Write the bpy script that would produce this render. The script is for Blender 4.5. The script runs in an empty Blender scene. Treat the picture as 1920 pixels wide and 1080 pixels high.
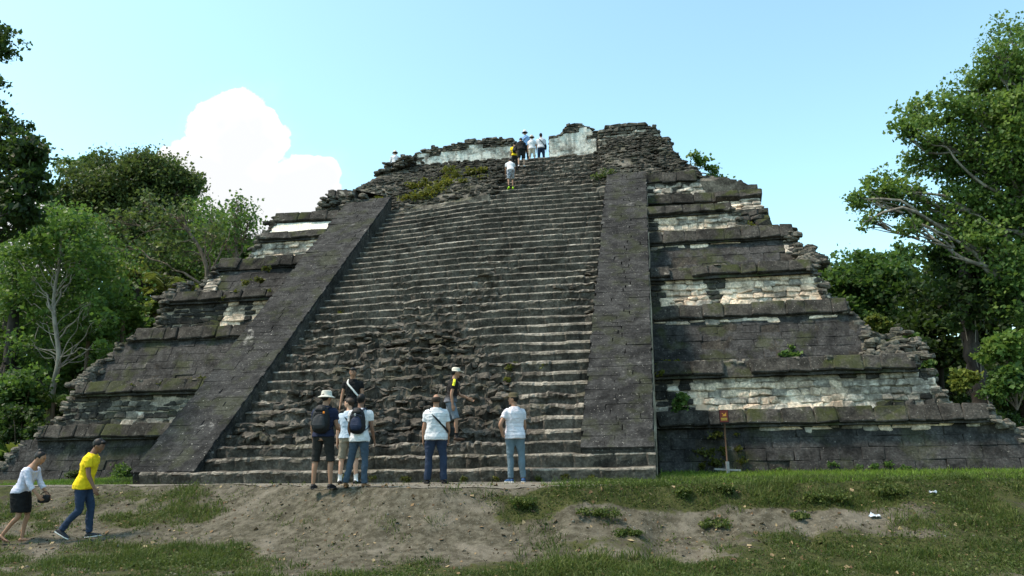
import bpy, bmesh, math, random
import numpy as np
from mathutils import Vector, Matrix, Euler
random.seed(7)
RNG = np.random.default_rng(7)
SC = bpy.context.scene
COL = SC.collection
PI = math.pi

# ------------------------------------------------------------------ camera
YAW, PITCH, ROLL = 0.1825, 0.2083, 0.0149
CAMP = np.array([0.0, 0.0, 0.643])
FPX = 1443.0
FW = np.array([-math.sin(YAW)*math.cos(PITCH), math.cos(YAW)*math.cos(PITCH), math.sin(PITCH)])
_r = np.array([math.cos(YAW), math.sin(YAW), 0.0]); _u = np.cross(_r, FW)
RT = _r*math.cos(ROLL) - _u*math.sin(ROLL)
UP = _u*math.cos(ROLL) + _r*math.sin(ROLL)
cam = bpy.data.cameras.new('camera'); camo = bpy.data.objects.new('camera', cam); COL.objects.link(camo)
cam.sensor_width = 36.0; cam.lens = FPX*36/1920; cam.clip_end = 3000; cam.clip_start = 0.1
camo.matrix_world = Matrix(((RT[0], UP[0], -FW[0], CAMP[0]), (RT[1], UP[1], -FW[1], CAMP[1]), (RT[2], UP[2], -FW[2], CAMP[2]), (0, 0, 0, 1)))
SC.camera = camo

def at(px, py, Y):
    """world point at facade depth Y that the photograph shows at (px, py)"""
    d = FW + RT*(px-960)/FPX - UP*(py-540)/FPX
    return CAMP + d*(Y/d[1])
def ray(px, py):
    d = FW + RT*(px-960)/FPX - UP*(py-540)/FPX
    return d/np.linalg.norm(d)

# ------------------------------------------------------------------ sky, sun, exposure
SUN_EL, SUN_AZ = math.radians(60), math.radians(-105)
SKY_STR = 0.15
SUN_STR = 2.0
EXPO = 1.5
world = bpy.data.worlds.new("World"); SC.world = world; world.use_nodes = True
wt = world.node_tree; wn = wt.nodes; wl = wt.links; wn.clear()
def wnode(t, **kw):
    n = wn.new(t)
    for k, v in kw.items(): setattr(n, k, v)
    return n
sky = wnode('ShaderNodeTexSky', sky_type='NISHITA'); sky.sun_disc = False
sky.sun_elevation = SUN_EL; sky.sun_rotation = SUN_AZ; sky.air_density = 1.0; sky.dust_density = 1.0; sky.ozone_density = 0.6
wtc = wnode('ShaderNodeTexCoord')
wno = wnode('ShaderNodeTexNoise'); wno.inputs['Scale'].default_value = 24.0; wno.inputs['Detail'].default_value = 7; wno.inputs['Roughness'].default_value = .55
wl.new(wtc.outputs['Generated'], wno.inputs['Vector'])
def wmath(op, a, b=None, c=None):
    n = wnode('ShaderNodeMath', operation=op)
    for i, v in enumerate((a, b, c)):
        if v is None: continue
        if isinstance(v, (int, float)): n.inputs[i].default_value = v
        else: wl.new(v, n.inputs[i])
    return n.outputs[0]
mask = None
CLOUDS = [(447, 262, 84), (412, 232, 40), (482, 236, 44), (372, 322, 62), (562, 366, 74), (600, 330, 36), (450, 400, 100), (310, 345, 48), (262, 330, 36), (430, 460, 130), (205, 330, 26), (40, 440, 80), (120, 440, 80), (300, 420, 90)]
for (px, py, r) in CLOUDS:
    d = ray(px, py); a = math.atan(r/FPX)
    vm = wnode('ShaderNodeVectorMath', operation='DOT_PRODUCT'); wl.new(wtc.outputs['Generated'], vm.inputs[0]); vm.inputs[1].default_value = tuple(d)
    ang = wmath('ARCCOSINE', wmath('MINIMUM', vm.outputs['Value'], 1.0))
    v = wmath('SUBTRACT', 1.0, wmath('DIVIDE', ang, a))
    mask = v if mask is None else wmath('MAXIMUM', mask, v)
v = wmath('ADD', mask, wmath('MULTIPLY', wmath('SUBTRACT', wno.outputs['Fac'], 0.5), 0.95))
mr = wnode('ShaderNodeMapRange', interpolation_type='SMOOTHSTEP'); wl.new(v, mr.inputs['Value'])
mr.inputs['From Min'].default_value = -0.02; mr.inputs['From Max'].default_value = 0.05
# faint thin cloud near the cumulus
v2 = wmath('ADD', mask, wmath('MULTIPLY', wmath('SUBTRACT', wno.outputs['Fac'], 0.5), 1.6))
mr2 = wnode('ShaderNodeMapRange', interpolation_type='SMOOTHSTEP'); wl.new(v2, mr2.inputs['Value'])
mr2.inputs['From Min'].default_value = -0.5; mr2.inputs['From Max'].default_value = 0.6; mr2.inputs['To Max'].default_value = 0.12
cm = wmath('MAXIMUM', mr.outputs[0], mr2.outputs[0])
wtint = wnode('ShaderNodeMix', data_type='RGBA', blend_type='MULTIPLY'); wtint.inputs['Factor'].default_value = 1.0
wl.new(sky.outputs['Color'], wtint.inputs['A']); wtint.inputs['B'].default_value = (.79, .915, .76, 1)
wmix = wnode('ShaderNodeMix', data_type='RGBA'); wl.new(cm, wmix.inputs['Factor'])
wcl = wnode('ShaderNodeValToRGB'); wn2 = wnode('ShaderNodeTexNoise'); wn2.inputs['Scale'].default_value = 14; wn2.inputs['Detail'].default_value = 6
wl.new(wtc.outputs['Generated'], wn2.inputs['Vector']); wl.new(wmath('ADD', wmath('MULTIPLY', mask, .35), wn2.outputs['Fac']), wcl.inputs[0])
wcl.color_ramp.elements[0].position = .42; wcl.color_ramp.elements[0].color = (2.7, 2.7, 2.7, 1); wcl.color_ramp.elements[1].position = .72; wcl.color_ramp.elements[1].color = (2.30, 2.34, 2.38, 1)
wl.new(wtint.outputs['Result'], wmix.inputs['A']); wl.new(wcl.outputs['Color'], wmix.inputs['B'])
bg = wnode('ShaderNodeBackground'); bg.inputs['Strength'].default_value = SKY_STR
wl.new(wmix.outputs['Result'], bg.inputs['Color'])
wout = wnode('ShaderNodeOutputWorld'); wl.new(bg.outputs[0], wout.inputs['Surface'])

sl = bpy.data.lights.new('sun', 'SUN'); sl.energy = SUN_STR; sl.angle = math.radians(9); sl.color = (1, .85, .70)
so = bpy.data.objects.new('sun', sl); COL.objects.link(so)
sd = Vector((math.sin(SUN_AZ)*math.cos(SUN_EL), math.cos(SUN_AZ)*math.cos(SUN_EL), math.sin(SUN_EL)))
so.rotation_euler = sd.to_track_quat('Z', 'Y').to_euler()
so.location = (0, 0, 60)
vs = SC.view_settings; vs.view_transform = 'Standard'; vs.look = 'None'; vs.exposure = EXPO; vs.gamma = 1; vs.use_curve_mapping = False

# ------------------------------------------------------------------ numpy noise
def _h(i, j, k, s):
    n = (i.astype(np.uint32)*np.uint32(374761393) + j.astype(np.uint32)*np.uint32(668265263) + k.astype(np.uint32)*np.uint32(2147483647) + np.uint32((s*1274126177) & 0xffffffff))
    n = (n ^ (n >> np.uint32(13)))*np.uint32(1274126177)
    n = n ^ (n >> np.uint32(16))
    return (n & np.uint32(0xffff)).astype(np.float64)/32767.5 - 1.0
def vnoise(P, s=0):
    P = np.asarray(P, float)
    f = np.floor(P); t = P - f; t = t*t*(3-2*t); f = f.astype(np.int64)
    out = 0
    for a in (0, 1):
        for b in (0, 1):
            for c in (0, 1):
                w = (t[:, 0] if a else 1-t[:, 0])*(t[:, 1] if b else 1-t[:, 1])*(t[:, 2] if c else 1-t[:, 2])
                out = out + w*_h(f[:, 0]+a, f[:, 1]+b, f[:, 2]+c, s)
    return out
def fbm(P, oct=4, s=0, gain=.5):
    P = np.asarray(P, float); o = 0; a = 1; n = 0
    for i in range(oct):
        o = o + a*vnoise(P*2**i + 17.3*i, s+i); n += a; a *= gain
    return o/n
def p3(*a):
    return np.stack(np.broadcast_arrays(*[np.asarray(v, float).ravel() for v in a]), -1)
def sstep(a, b, x):
    t = np.clip((x-a)/(b-a), 0, 1); return t*t*(3-2*t)

# ------------------------------------------------------------------ mesh helpers
def mesh(name, V, faces, mats=(), matidx=None, smooth=False, attrs=None):
    """faces: an (n,3)/(n,4) array or a list of such arrays"""
    V = np.asarray(V, np.float32)
    if isinstance(faces, np.ndarray): faces = [faces]
    faces = [np.asarray(f, np.int32) for f in faces if len(f)]
    me = bpy.data.meshes.new(name)
    me.vertices.add(len(V)); me.vertices.foreach_set('co', V.ravel())
    loops = np.concatenate([f.ravel() for f in faces])
    tot = np.concatenate([np.full(len(f), f.shape[1], np.int32) for f in faces])
    st = np.concatenate([[0], np.cumsum(tot)[:-1]]).astype(np.int32)
    me.loops.add(len(loops)); me.loops.foreach_set('vertex_index', loops)
    me.polygons.add(len(tot)); me.polygons.foreach_set('loop_start', st); me.polygons.foreach_set('loop_total', tot)
    for m in mats: me.materials.append(m)
    if matidx is not None: me.polygons.foreach_set('material_index', np.asarray(matidx, np.int32))
    me.polygons.foreach_set('use_smooth', np.full(len(tot), bool(smooth)))
    for k, v in (attrs or {}).items():
        at_ = me.attributes.new(k, 'FLOAT', 'POINT'); at_.data.foreach_set('value', np.asarray(v, np.float32))
    me.update(calc_edges=True); me.validate()
    return me
def link(name, me, parent=None, loc=None, rot=None, scale=None):
    o = bpy.data.objects.new(name, me); COL.objects.link(o)
    if loc is not None: o.location = loc
    if rot is not None: o.rotation_euler = rot
    if scale is not None: o.scale = scale
    if parent is not None: o.parent = parent
    return o
def empty(name, loc=(0, 0, 0), rz=0):
    o = bpy.data.objects.new(name, None); COL.objects.link(o); o.location = loc; o.rotation_euler = (0, 0, rz); o.empty_display_size = .3
    return o
def tag(o, label=None, cat=None, group=None, kind=None):
    if label: o['label'] = label
    if cat: o['category'] = cat
    if group: o['group'] = group
    if kind: o['kind'] = kind
    return o
def gridf(nu, nv, wu=False, wv=False):
    """quads of a grid with index u*nv+v"""
    u = np.arange(nu if wu else nu-1); v = np.arange(nv if wv else nv-1)
    a, b = np.meshgrid(u, v, indexing='ij'); a = a.ravel(); b = b.ravel()
    a1 = (a+1) % nu; b1 = (b+1) % nv
    return np.stack([a*nv+b, a1*nv+b, a1*nv+b1, a*nv+b1], -1)
class MB:
    """collects vertices and faces of one mesh"""
    def __init__(s): s.V = []; s.F = {3: [], 4: []}; s.M = {3: [], 4: []}; s.n = 0; s.A = []
    def add(s, V, F, m=0, a=None):
        V = np.asarray(V, float); F = np.asarray(F, int)
        k = F.shape[1]
        s.V.append(V); s.F[k].append(F+s.n); s.M[k].append(np.full(len(F), m)); s.n += len(V)
        s.A.append(np.full(len(V), 0.0) if a is None else np.broadcast_to(a, (len(V),)))
    def tri(s, F, m=0):      # extra faces on the latest vertices
        F = np.asarray(F, int); k = F.shape[1]; s.F[k].append(F+s.n-len(s.V[-1])); s.M[k].append(np.full(len(F), m))
    def data(s, name, mats, smooth=False):
        fs = []; ms = []
        for k in (3, 4):
            if s.F[k]: fs.append(np.concatenate(s.F[k])); ms.append(np.concatenate(s.M[k]))
        return mesh(name, np.concatenate(s.V), fs, mats, np.concatenate(ms), smooth, {'tone': np.concatenate(s.A)})
    def build(s, name, mats, parent=None, smooth=False, **kw):
        if not isinstance(mats, (list, tuple)): mats = [mats]
        return link(name, s.data(name, mats, smooth), parent, **kw)
    def ring_loft(s, rings, m=0, cap=True, a=None):
        R = np.asarray(rings, float); n, k = R.shape[:2]
        V = R.reshape(-1, 3); F = gridf(n, k, False, True)
        if cap:
            V = np.concatenate([V, R[0].mean(0)[None], R[-1].mean(0)[None]])
        s.add(V, F, m, a)
        if cap:
            i = np.arange(k); j = (i+1) % k
            s.tri(np.stack([np.full(k, n*k), j, i], -1), m)
            s.tri(np.stack([np.full(k, n*k+1), (n-1)*k+i, (n-1)*k+j], -1), m)
    def tube(s, pts, rad, k=8, m=0, a=None, flat=None):
        s.ring_loft(tube_rings(pts, rad, k, flat), m, True, a)
    def box(s, c, h, R=None, m=0, a=None):
        q = np.array([[x, y, z] for x in (-1, 1) for y in (-1, 1) for z in (-1, 1)], float)*np.asarray(h, float)
        if R is not None: q = q @ np.asarray(R).T
        s.add(q+np.asarray(c, float), [[0, 1, 3, 2], [4, 6, 7, 5], [0, 4, 5, 1], [2, 3, 7, 6], [0, 2, 6, 4], [1, 5, 7, 3]], m, a)
    def sphere(s, c, r, nu=14, nv=10, R=None, m=0, fn=None):
        th = np.linspace(0, PI, nv+1)[1:-1]; ph = np.arange(nu)*2*PI/nu
        rings = [np.stack([np.sin(t)*np.cos(ph), np.sin(t)*np.sin(ph), np.full(nu, np.cos(t))], -1) for t in th]
        P = np.array(rings)
        P = P.reshape(-1, 3)
        if fn: P = fn(P)
        P = P*np.asarray(r, float)
        if R is not None: P = P @ np.asarray(R).T
        P = (P+np.asarray(c, float)).reshape(nv-1, nu, 3)
        s.ring_loft(P[::-1], m)
def norm(v): v = np.asarray(v, float); return v/(np.linalg.norm(v)+1e-12)
def tube_rings(pts, rad, k=8, flat=None, ref=None):
    P = np.asarray(pts, float); n = len(P); rad = np.broadcast_to(np.asarray(rad, float), (n,)) if np.ndim(rad) < 2 else np.asarray(rad)
    T = np.gradient(P, axis=0); T /= np.linalg.norm(T, axis=1)[:, None]+1e-12
    a0 = np.array(ref if ref is not None else ((0, 0, 1.) if abs(T[0][2]) < .9 else (1., 0, 0)), float)
    out = []; ph = np.arange(k)*2*PI/k
    for i in range(n):
        a = a0 - T[i]*(a0@T[i]); a = a/(np.linalg.norm(a)+1e-9); b = np.cross(T[i], a); a0 = a
        ra, rb = (rad[i], rad[i]) if np.ndim(rad[i]) == 0 else rad[i]
        if flat: rb = rb*flat
        out.append(P[i] + ra*np.cos(ph)[:, None]*a + rb*np.sin(ph)[:, None]*b)
    return np.array(out)
def spline(pts, n=12):
    """Catmull-Rom through pts"""
    P = np.asarray(pts, float); P = np.concatenate([2*P[:1]-P[1:2], P, 2*P[-1:]-P[-2:-1]]); out = []
    m = len(P)-3
    for i in range(m):
        t = np.linspace(0, 1, n, endpoint=(i == m-1))[:, None]
        a, b, c, d = P[i], P[i+1], P[i+2], P[i+3]
        out.append(.5*((2*b)+(-a+c)*t+(2*a-5*b+4*c-d)*t*t+(-a+3*b-3*c+d)*t**3))
    return np.concatenate(out)

# ------------------------------------------------------------------ materials
class NT:
    def __init__(s, name):
        s.m = bpy.data.materials.new(name); s.m.use_nodes = True; s.t = s.m.node_tree; s.t.nodes.clear()
        s.out = s.n('ShaderNodeOutputMaterial')
    def n(s, t, **kw):
        n = s.t.nodes.new(t)
        for k, v in kw.items(): setattr(n, k, v)
        return n
    def set(s, sock, v):
        if v is None: return
        if isinstance(v, bpy.types.NodeSocket): s.t.links.new(v, sock)
        elif isinstance(v, (tuple, list)) and len(v) == 3 and sock.type == 'RGBA': sock.default_value = (*v, 1)
        else: sock.default_value = v
    def pos(s): return s.n('ShaderNodeNewGeometry').outputs['Position']
    def obj(s): return s.n('ShaderNodeTexCoord').outputs['Object']
    def rnd(s): return s.n('ShaderNodeObjectInfo').outputs['Random']
    def attr(s, a): return s.n('ShaderNodeAttribute', attribute_name=a).outputs['Fac']
    def nz(s): 
        g = s.n('ShaderNodeNewGeometry'); x = s.n('ShaderNodeSeparateXYZ'); s.set(x.inputs[0], g.outputs['Normal']); return x.outputs['Z']
    def map(s, v, scale): 
        n = s.n('ShaderNodeMapping'); s.set(n.inputs['Vector'], v); n.inputs['Scale'].default_value = scale; return n.outputs[0]
    def noise(s, v, scale, detail=4, rough=.55, dist=0):
        n = s.n('ShaderNodeTexNoise'); s.set(n.inputs['Vector'], v); n.inputs['Scale'].default_value = scale; n.inputs['Detail'].default_value = detail
        n.inputs['Roughness'].default_value = rough; n.inputs['Distortion'].default_value = dist; return n.outputs['Fac']
    def vor(s, v, scale, feat='F1', out='Distance'):
        n = s.n('ShaderNodeTexVoronoi', feature=feat); s.set(n.inputs['Vector'], v); n.inputs['Scale'].default_value = scale; return n.outputs[out]
    def ramp(s, f, *st, interp='LINEAR'):
        n = s.n('ShaderNodeValToRGB'); s.set(n.inputs[0], f); e = n.color_ramp.elements; n.color_ramp.interpolation = interp
        while len(e) < len(st): e.new(.5)
        for i, (p, c) in enumerate(st):
            e[i].position = p; e[i].color = (*c, 1) if isinstance(c, (tuple, list)) else (c, c, c, 1)
        return n.outputs['Color']
    def step(s, f, a, b, lo=0., hi=1.):
        n = s.n('ShaderNodeMapRange', interpolation_type='SMOOTHSTEP'); s.set(n.inputs['Value'], f); n.inputs['From Min'].default_value = a; n.inputs['From Max'].default_value = b
        n.inputs['To Min'].default_value = lo; n.inputs['To Max'].default_value = hi; return n.outputs[0]
    def mix(s, f, a, b, mode='MIX'):
        n = s.n('ShaderNodeMix', data_type='RGBA', blend_type=mode); s.set(n.inputs['Factor'], f); s.set(n.inputs['A'], a); s.set(n.inputs['B'], b); return n.outputs['Result']
    def math(s, op, a, b=None):
        n = s.n('ShaderNodeMath', operation=op); s.set(n.inputs[0], a); s.set(n.inputs[1], b); return n.outputs[0]
    def scale(s, c, f):
        n = s.n('ShaderNodeVectorMath', operation='SCALE'); s.set(n.inputs[0], c); s.set(n.inputs['Scale'], f); return n.outputs[0]
    def bump(s, h, strength=.4, dist=.05, nrm=None):
        n = s.n('ShaderNodeBump'); s.set(n.inputs['Height'], h); n.inputs['Strength'].default_value = strength; n.inputs['Distance'].default_value = dist; s.set(n.inputs['Normal'], nrm); return n.outputs[0]
    def pbr(s, col, rough=.9, nrm=None, spec=.3, metal=0, trans=None):
        b = s.n('ShaderNodeBsdfPrincipled'); s.set(b.inputs['Base Color'], col); s.set(b.inputs['Roughness'], rough); s.set(b.inputs['Normal'], nrm)
        b.inputs['Specular IOR Level'].default_value = spec; b.inputs['Metallic'].default_value = metal
        sh = b.outputs[0]
        if trans is not None:
            t = s.n('ShaderNodeBsdfTranslucent'); s.set(t.inputs['Color'], trans); m = s.n('ShaderNodeMixShader'); m.inputs[0].default_value = .4
            s.t.links.new(sh, m.inputs[1]); s.t.links.new(t.outputs[0], m.inputs[2]); sh = m.outputs[0]
        s.t.links.new(sh, s.out.inputs['Surface']); return s.m

def stone_mat(name, dark, mid, pale, pale_lo, moss=.0, mosscol=(.045, .055, .012), fleck=.66, streak=0.0, rndamp=.5, warm=None):
    """weathered limestone: black lichen crust over grey, pale bare patches where pale_lo is low, flecks of white lichen, moss on upward faces"""
    t = NT(name); p = t.pos()
    big = t.noise(p, .75, 6, .6, .4); mid_ = t.noise(p, 3.2, 5, .6); fine = t.noise(p, 17, 4, .6)
    c = t.mix(t.step(t.math('ADD', t.math('MULTIPLY', big, .45), t.math('MULTIPLY', mid_, .55)), .36, .66), dark, mid)
    c = t.mix(t.step(fine, .38, .68, .0, .7), c, t.scale(c, 2.2))
    blot = t.math('ADD', t.math('MULTIPLY', t.noise(t.map(p, (1, 1, 1.6)), 1.15, 6, .66, .6), .7), t.math('MULTIPLY', mid_, .3))
    pc = pale if warm is None else t.mix(t.step(t.noise(p, 2.3, 3), .42, .6), pale, warm)
    c = t.mix(t.step(blot, pale_lo, pale_lo+.09, 0, .9), c, pc)
    if streak:
        st = t.noise(t.map(p, (2.6, 2.6, .28)), 1.6, 5, .6)
        c = t.mix(t.step(st, .5, .68, 0, streak), c, dark)
    fl = t.step(t.noise(p, 19, 3, .7), fleck, fleck+.07, 0, .7)
    c = t.mix(fl, c, (.42, .40, .36))
    r = t.rnd(); c = t.scale(c, t.math('ADD', 1-rndamp/2, t.math('MULTIPLY', r, rndamp)))
    if moss:
        mm = t.math('MULTIPLY', t.step(t.noise(p, 1.3, 5, .6), .5, .64), t.step(t.nz(), -.1, .7))
        c = t.mix(t.math('MULTIPLY', mm, moss), c, mosscol)
    h = t.math('ADD', t.math('MULTIPLY', t.noise(p, 9, 6, .65), .7), t.math('MULTIPLY', t.noise(p, 45, 3, .6), .3))
    return t.pbr(c, .95, t.bump(h, .7, .06), .15)
M = {}
M['dark'] = stone_mat('dark_weathered_stone', (.024, .021, .018), (.080, .073, .064), (.30, .27, .22), .63, .35)
M['wall'] = stone_mat('dark_wall_stone', (.0145, .0138, .0135), (.054, .0515, .050), (.33, .30, .265), .615, .55, fleck=.665, streak=.35, rndamp=.3)
M['step'] = stone_mat('stair_stone', (.0295, .025, .0205), (.104, .091, .076), (.36, .32, .275), .63, .25, fleck=.675, rndamp=.2)
M['worn'] = stone_mat('worn_step_edge_stone', (.06, .053, .044), (.21, .188, .158), (.40, .36, .31), .57, .1, fleck=.7, rndamp=.2)
M['balus'] = stone_mat('balustrade_stone', (.0095, .0092, .0092), (.039, .038, .037), (.30, .285, .265), .605, .25, fleck=.64, streak=.35, rndamp=.2)
M['pale'] = stone_mat('pale_rubble_stone', (.28, .21, .155), (.69, .55, .42), (.80, .70, .57), .515, .0, fleck=.78, warm=(.71, .50, .35), streak=.45, rndamp=.3)
M['palegrey'] = stone_mat('pale_grey_stone', (.11, .094, .078), (.40, .35, .29), (.68, .60, .51), .52, .1, fleck=.69, streak=.4, rndamp=.45)
M['mould'] = stone_mat('moulding_stone', (.0145, .0134, .012), (.056, .051, .045), (.35, .32, .27), .605, .8, fleck=.645, rndamp=.35)
M['rubble'] = stone_mat('rubble_stone', (.028, .025, .021), (.125, .114, .095), (.34, .31, .26), .625, .35, fleck=.68, rndamp=.5)
M['plaster'] = stone_mat('cream_lime_plaster', (.52, .47, .38), (.74, .70, .60), (.80, .77, .70), .5, .0, fleck=.8, rndamp=.1)
M['stained'] = stone_mat('stained_plaster_stone', (.17, .15, .13), (.62, .58, .51), (.82, .79, .72), .47, .0, fleck=.70, streak=.55, rndamp=.08)
M['joint'] = stone_mat('earth_core', (.014, .0125, .011), (.045, .040, .034), (.16, .15, .13), .69, .2, rndamp=0)
M['pjoint'] = stone_mat('pale_mortar_core', (.12, .098, .075), (.40, .335, .265), (.55, .48, .39), .56, .0, streak=.4, rndamp=0)
# ================================================================== GROUND
def edge_y(X): return 13.75 + 0.24*np.maximum(X+2.5, 0) + 1.9*sstep(-5.0, -10, X)
def terrain(X, Y):
    X = np.asarray(X, float); Y = np.asarray(Y, float)
    ye = edge_y(X) + .22*vnoise(p3(X*.7, 0*X, 0*X), 5) + .10*vnoise(p3(X*2.1, 0*X, 0*X), 6)
    wid = 2.5 + .22*np.maximum(X+2.5, 0) + 2.1*sstep(-5.0, -10, X)
    t = np.clip((Y-(ye-wid))/wid, 0, 1)
    prof = .22*t + .78*t**2.3
    h = -1.03 + 1.03*prof
    flat = sstep(ye-.1, ye+.6, Y)
    n = .075*fbm(p3(X*.75, Y*.75, 0*X), 3, 3) + .045*fbm(p3(X*3, Y*3, 0*X), 3, 9) + .014*vnoise(p3(X*9, Y*9, 0*X), 21)
    amp = (1-flat)*np.clip(1.0-.35*np.abs(Y-13.5)/4, .5, 1) + flat*.12
    gul = np.maximum(fbm(p3(X*1.3, Y*.45, 0*X), 3, 31), 0)*.35*sstep(.95, .6, t)*sstep(.1, .4, t)*sstep(-3, 0, X)
    h = h + n*amp - gul
    near = (np.abs(X) < 60) & (Y < 60)
    return np.where(Y < -2, -1.03+n*.3, h)
def vary(a, b, s): return np.arange(a, b+1e-6, s)
def ground():
    xs = np.concatenate([-np.geomspace(900, 17, 36), vary(-16.5, 12.5, .075), np.geomspace(13.2, 900, 36)])
    ys = np.concatenate([-np.geomspace(600, 1, 20), vary(0, 9.5, .5), vary(10, 17.6, .06), vary(17.8, 24, .3), np.geomspace(25, 1500, 36)])
    X, Y = np.meshgrid(xs, ys, indexing='ij'); X = X.ravel(); Y = Y.ravel()
    Z = terrain(X, Y)
    t = NT('earth_and_turf'); p = t.pos()
    n1 = t.noise(p, 1.1, 6, .62, .5); n2 = t.noise(p, 7, 5, .65); n3 = t.noise(p, 38, 3, .6)
    dirt = t.mix(t.step(n2, .35, .68), (.046, .041, .028), (.112, .101, .076))
    dirt = t.mix(t.step(n1, .5, .68, 0, .6), dirt, (.175, .155, .125))
    dirt = t.mix(t.step(n3, .62, .70, 0, .6), dirt, (.28, .255, .21))
    turf = t.mix(t.step(n2, .35, .65), (.022, .028, .008), (.050, .055, .018))
    turf = t.mix(t.step(n3, .45, .7, 0, .5), turf, (.08, .07, .04))
    g = t.attr('grass')
    f = t.step(t.math('ADD', g, t.math('MULTIPLY', t.math('SUBTRACT', n2, .5), .9)), .42, .62)
    c = t.mix(f, dirt, turf)
    h = t.math('ADD', t.math('MULTIPLY', n2, .5), t.math('MULTIPLY', n3, .5))
    m = t.pbr(c, .97, t.bump(h, .8, .05), .1)
    me = mesh('ground', p3(X, Y, Z), gridf(len(xs), len(ys)), [m], None, True, {'grass': grass_cover(X, Y)})
    return tag(link('ground', me), 'eroded grey earth bank with thin turf below the pyramid', None, kind='structure')
def grass_cover(X, Y):
    """0..1: how much turf covers the ground"""
    X = np.asarray(X, float); Y = np.asarray(Y, float)
    ye = edge_y(X)
    s = (ye-Y)                      # distance down the bank from its upper edge
    n = fbm(p3(X*.55, Y*.9, 0*X), 4, 41)
    n2 = fbm(p3(X*1.6+4, Y*2.4, 0*X), 3, 44)
    right = sstep(-4.6, -1.2, X)
    bare = .9*sstep(.75, .25, np.abs(s-1.05-.25*n)/(.75+.45*n2)) * sstep(-2.6, -1.2, X)*sstep(5.2, 2.6, X)          # scraped patch in the middle of the bank
    upper = right*(.80*sstep(1.1, .4, s) + .55)*sstep(-.3, .0, s)*(1-.85*bare)
    low = (.55+.25*right)*sstep(1.7-.5*right, 2.5-.4*right, s + .6*n)
    rr = .85*sstep(3.0, 5.0, X)
    left = (.40*sstep(-7.0, -10.5, X)+.10)*sstep(-.3, .6, s)
    flat = np.where(s < 0, np.maximum(sstep(-2.6, -.8, X)*.95, sstep(-11.6, -12.6, X)*sstep(16.2, 16.9, Y)*.95), 0)
    c = np.maximum.reduce([upper, low, rr*sstep(-.5, .2, s), left, flat])
    c = c + (.42*n+.40*n2+.06)*(s > -.2)
    path = sstep(.15, -.1, s)*sstep(-1.2, -2.6, X + 1.6*sstep(14.6, 16.5, Y))*(1-sstep(16.3, 16.9, Y)*sstep(-11.6, -12.4, X))
    return np.clip(c*(1-path), 0, 1)
ground()
def path():
    xs = vary(-30, 9, .12); vs_ = np.linspace(0, 1, 9)
    X, V = np.meshgrid(xs, vs_, indexing='ij'); X = X.ravel(); V = V.ravel()
    nz = .16*fbm(p3(X*1.5, V*0, V*0), 3, 77)
    ya = edge_y(X)+.12+nz
    yb = np.where(X < -11.9, 16.35, np.where(X < -.1, 16.5, 16.5))
    yb = np.where(X > -.6, np.maximum(ya+.12, 16.2-(X+.6)*.02 + .1*nz), yb)
    w = np.maximum(yb-ya, .05)*(1-.55*sstep(-1.5, 1.5, X))
    ya2 = ya + (np.maximum(yb-ya, .05)-w)
    Y = ya2 + w*V
    Z = terrain(X, Y)+.012
    t = NT('packed_limestone_path'); p = t.pos()
    n1 = t.noise(p, 1.5, 5); n2 = t.noise(p, 22, 4, .65)
    c = t.mix(t.step(n1, .35, .65), (.12, .108, .088), (.17, .155, .128)); c = t.mix(t.step(n2, .55, .72, 0, .5), c, (.23, .215, .185))
    m = t.pbr(c, .95, t.bump(n2, .4, .02), .15)
    me = mesh('path', p3(X, Y, Z), gridf(len(xs), len(vs_)), [m], None, True)
    tag(link('path', me), 'pale trodden earth path along the foot of the staircase', None, kind='structure')
path()

# ================================================================== STONE PROTOTYPES
def proto_block(seed, cham=.07, jit=.035, name='block'):
    bm = bmesh.new(); bmesh.ops.create_cube(bm, size=1.0)
    bmesh.ops.bevel(bm, geom=bm.edges[:], offset=cham, segments=1, affect='EDGES', profile=.5)
    r = random.Random(seed)
    cj = {}
    for v in bm.verts:
        k = tuple(1 if c > 0 else 0 for c in v.co)
        if k not in cj: cj[k] = Vector((r.uniform(-1, 1), r.uniform(-1, 1), r.uniform(-1, 1)))*jit*1.6
        v.co += cj[k] + Vector((r.uniform(-1, 1), r.uniform(-1, 1), r.uniform(-1, 1)))*jit*.5
    me = bpy.data.meshes.new(name); bm.to_mesh(me); bm.free(); return me
def rubble_shape(seed):
    g = np.array([[x, y, z] for x in (-1, 0, 1) for y in (-1, 0, 1) for z in (-1, 0, 1)], float)
    idx = [i for i, v in enumerate(g) if np.abs(v).max() == 1]
    remap = {i: n for n, i in enumerate(idx)}
    V = g[idx]; rr = np.random.default_rng(seed)
    V = V/((np.abs(V)**2.7).sum(1)**(1/2.7))[:, None]
    V = V*(1+rr.uniform(-.16, .16, (len(V), 1))) + rr.uniform(-.10, .10, V.shape)
    F = []
    def q(*c): F.append([remap[9*a[0]+3*a[1]+a[2]] for a in c])
    for ax in range(3):
        for s in (0, 2):
            for i in (0, 1):
                for j in (0, 1):
                    c = []
                    for (di, dj) in ((0, 0), (1, 0), (1, 1), (0, 1)):
                        a = [0, 0, 0]; a[ax] = s; a[(ax+1) % 3] = i+di; a[(ax+2) % 3] = j+dj; c.append(a)
                    if s == 0: c = c[::-1]
                    q(*c)
    return V*.5, np.array(F)
BLOCKS = {}
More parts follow.
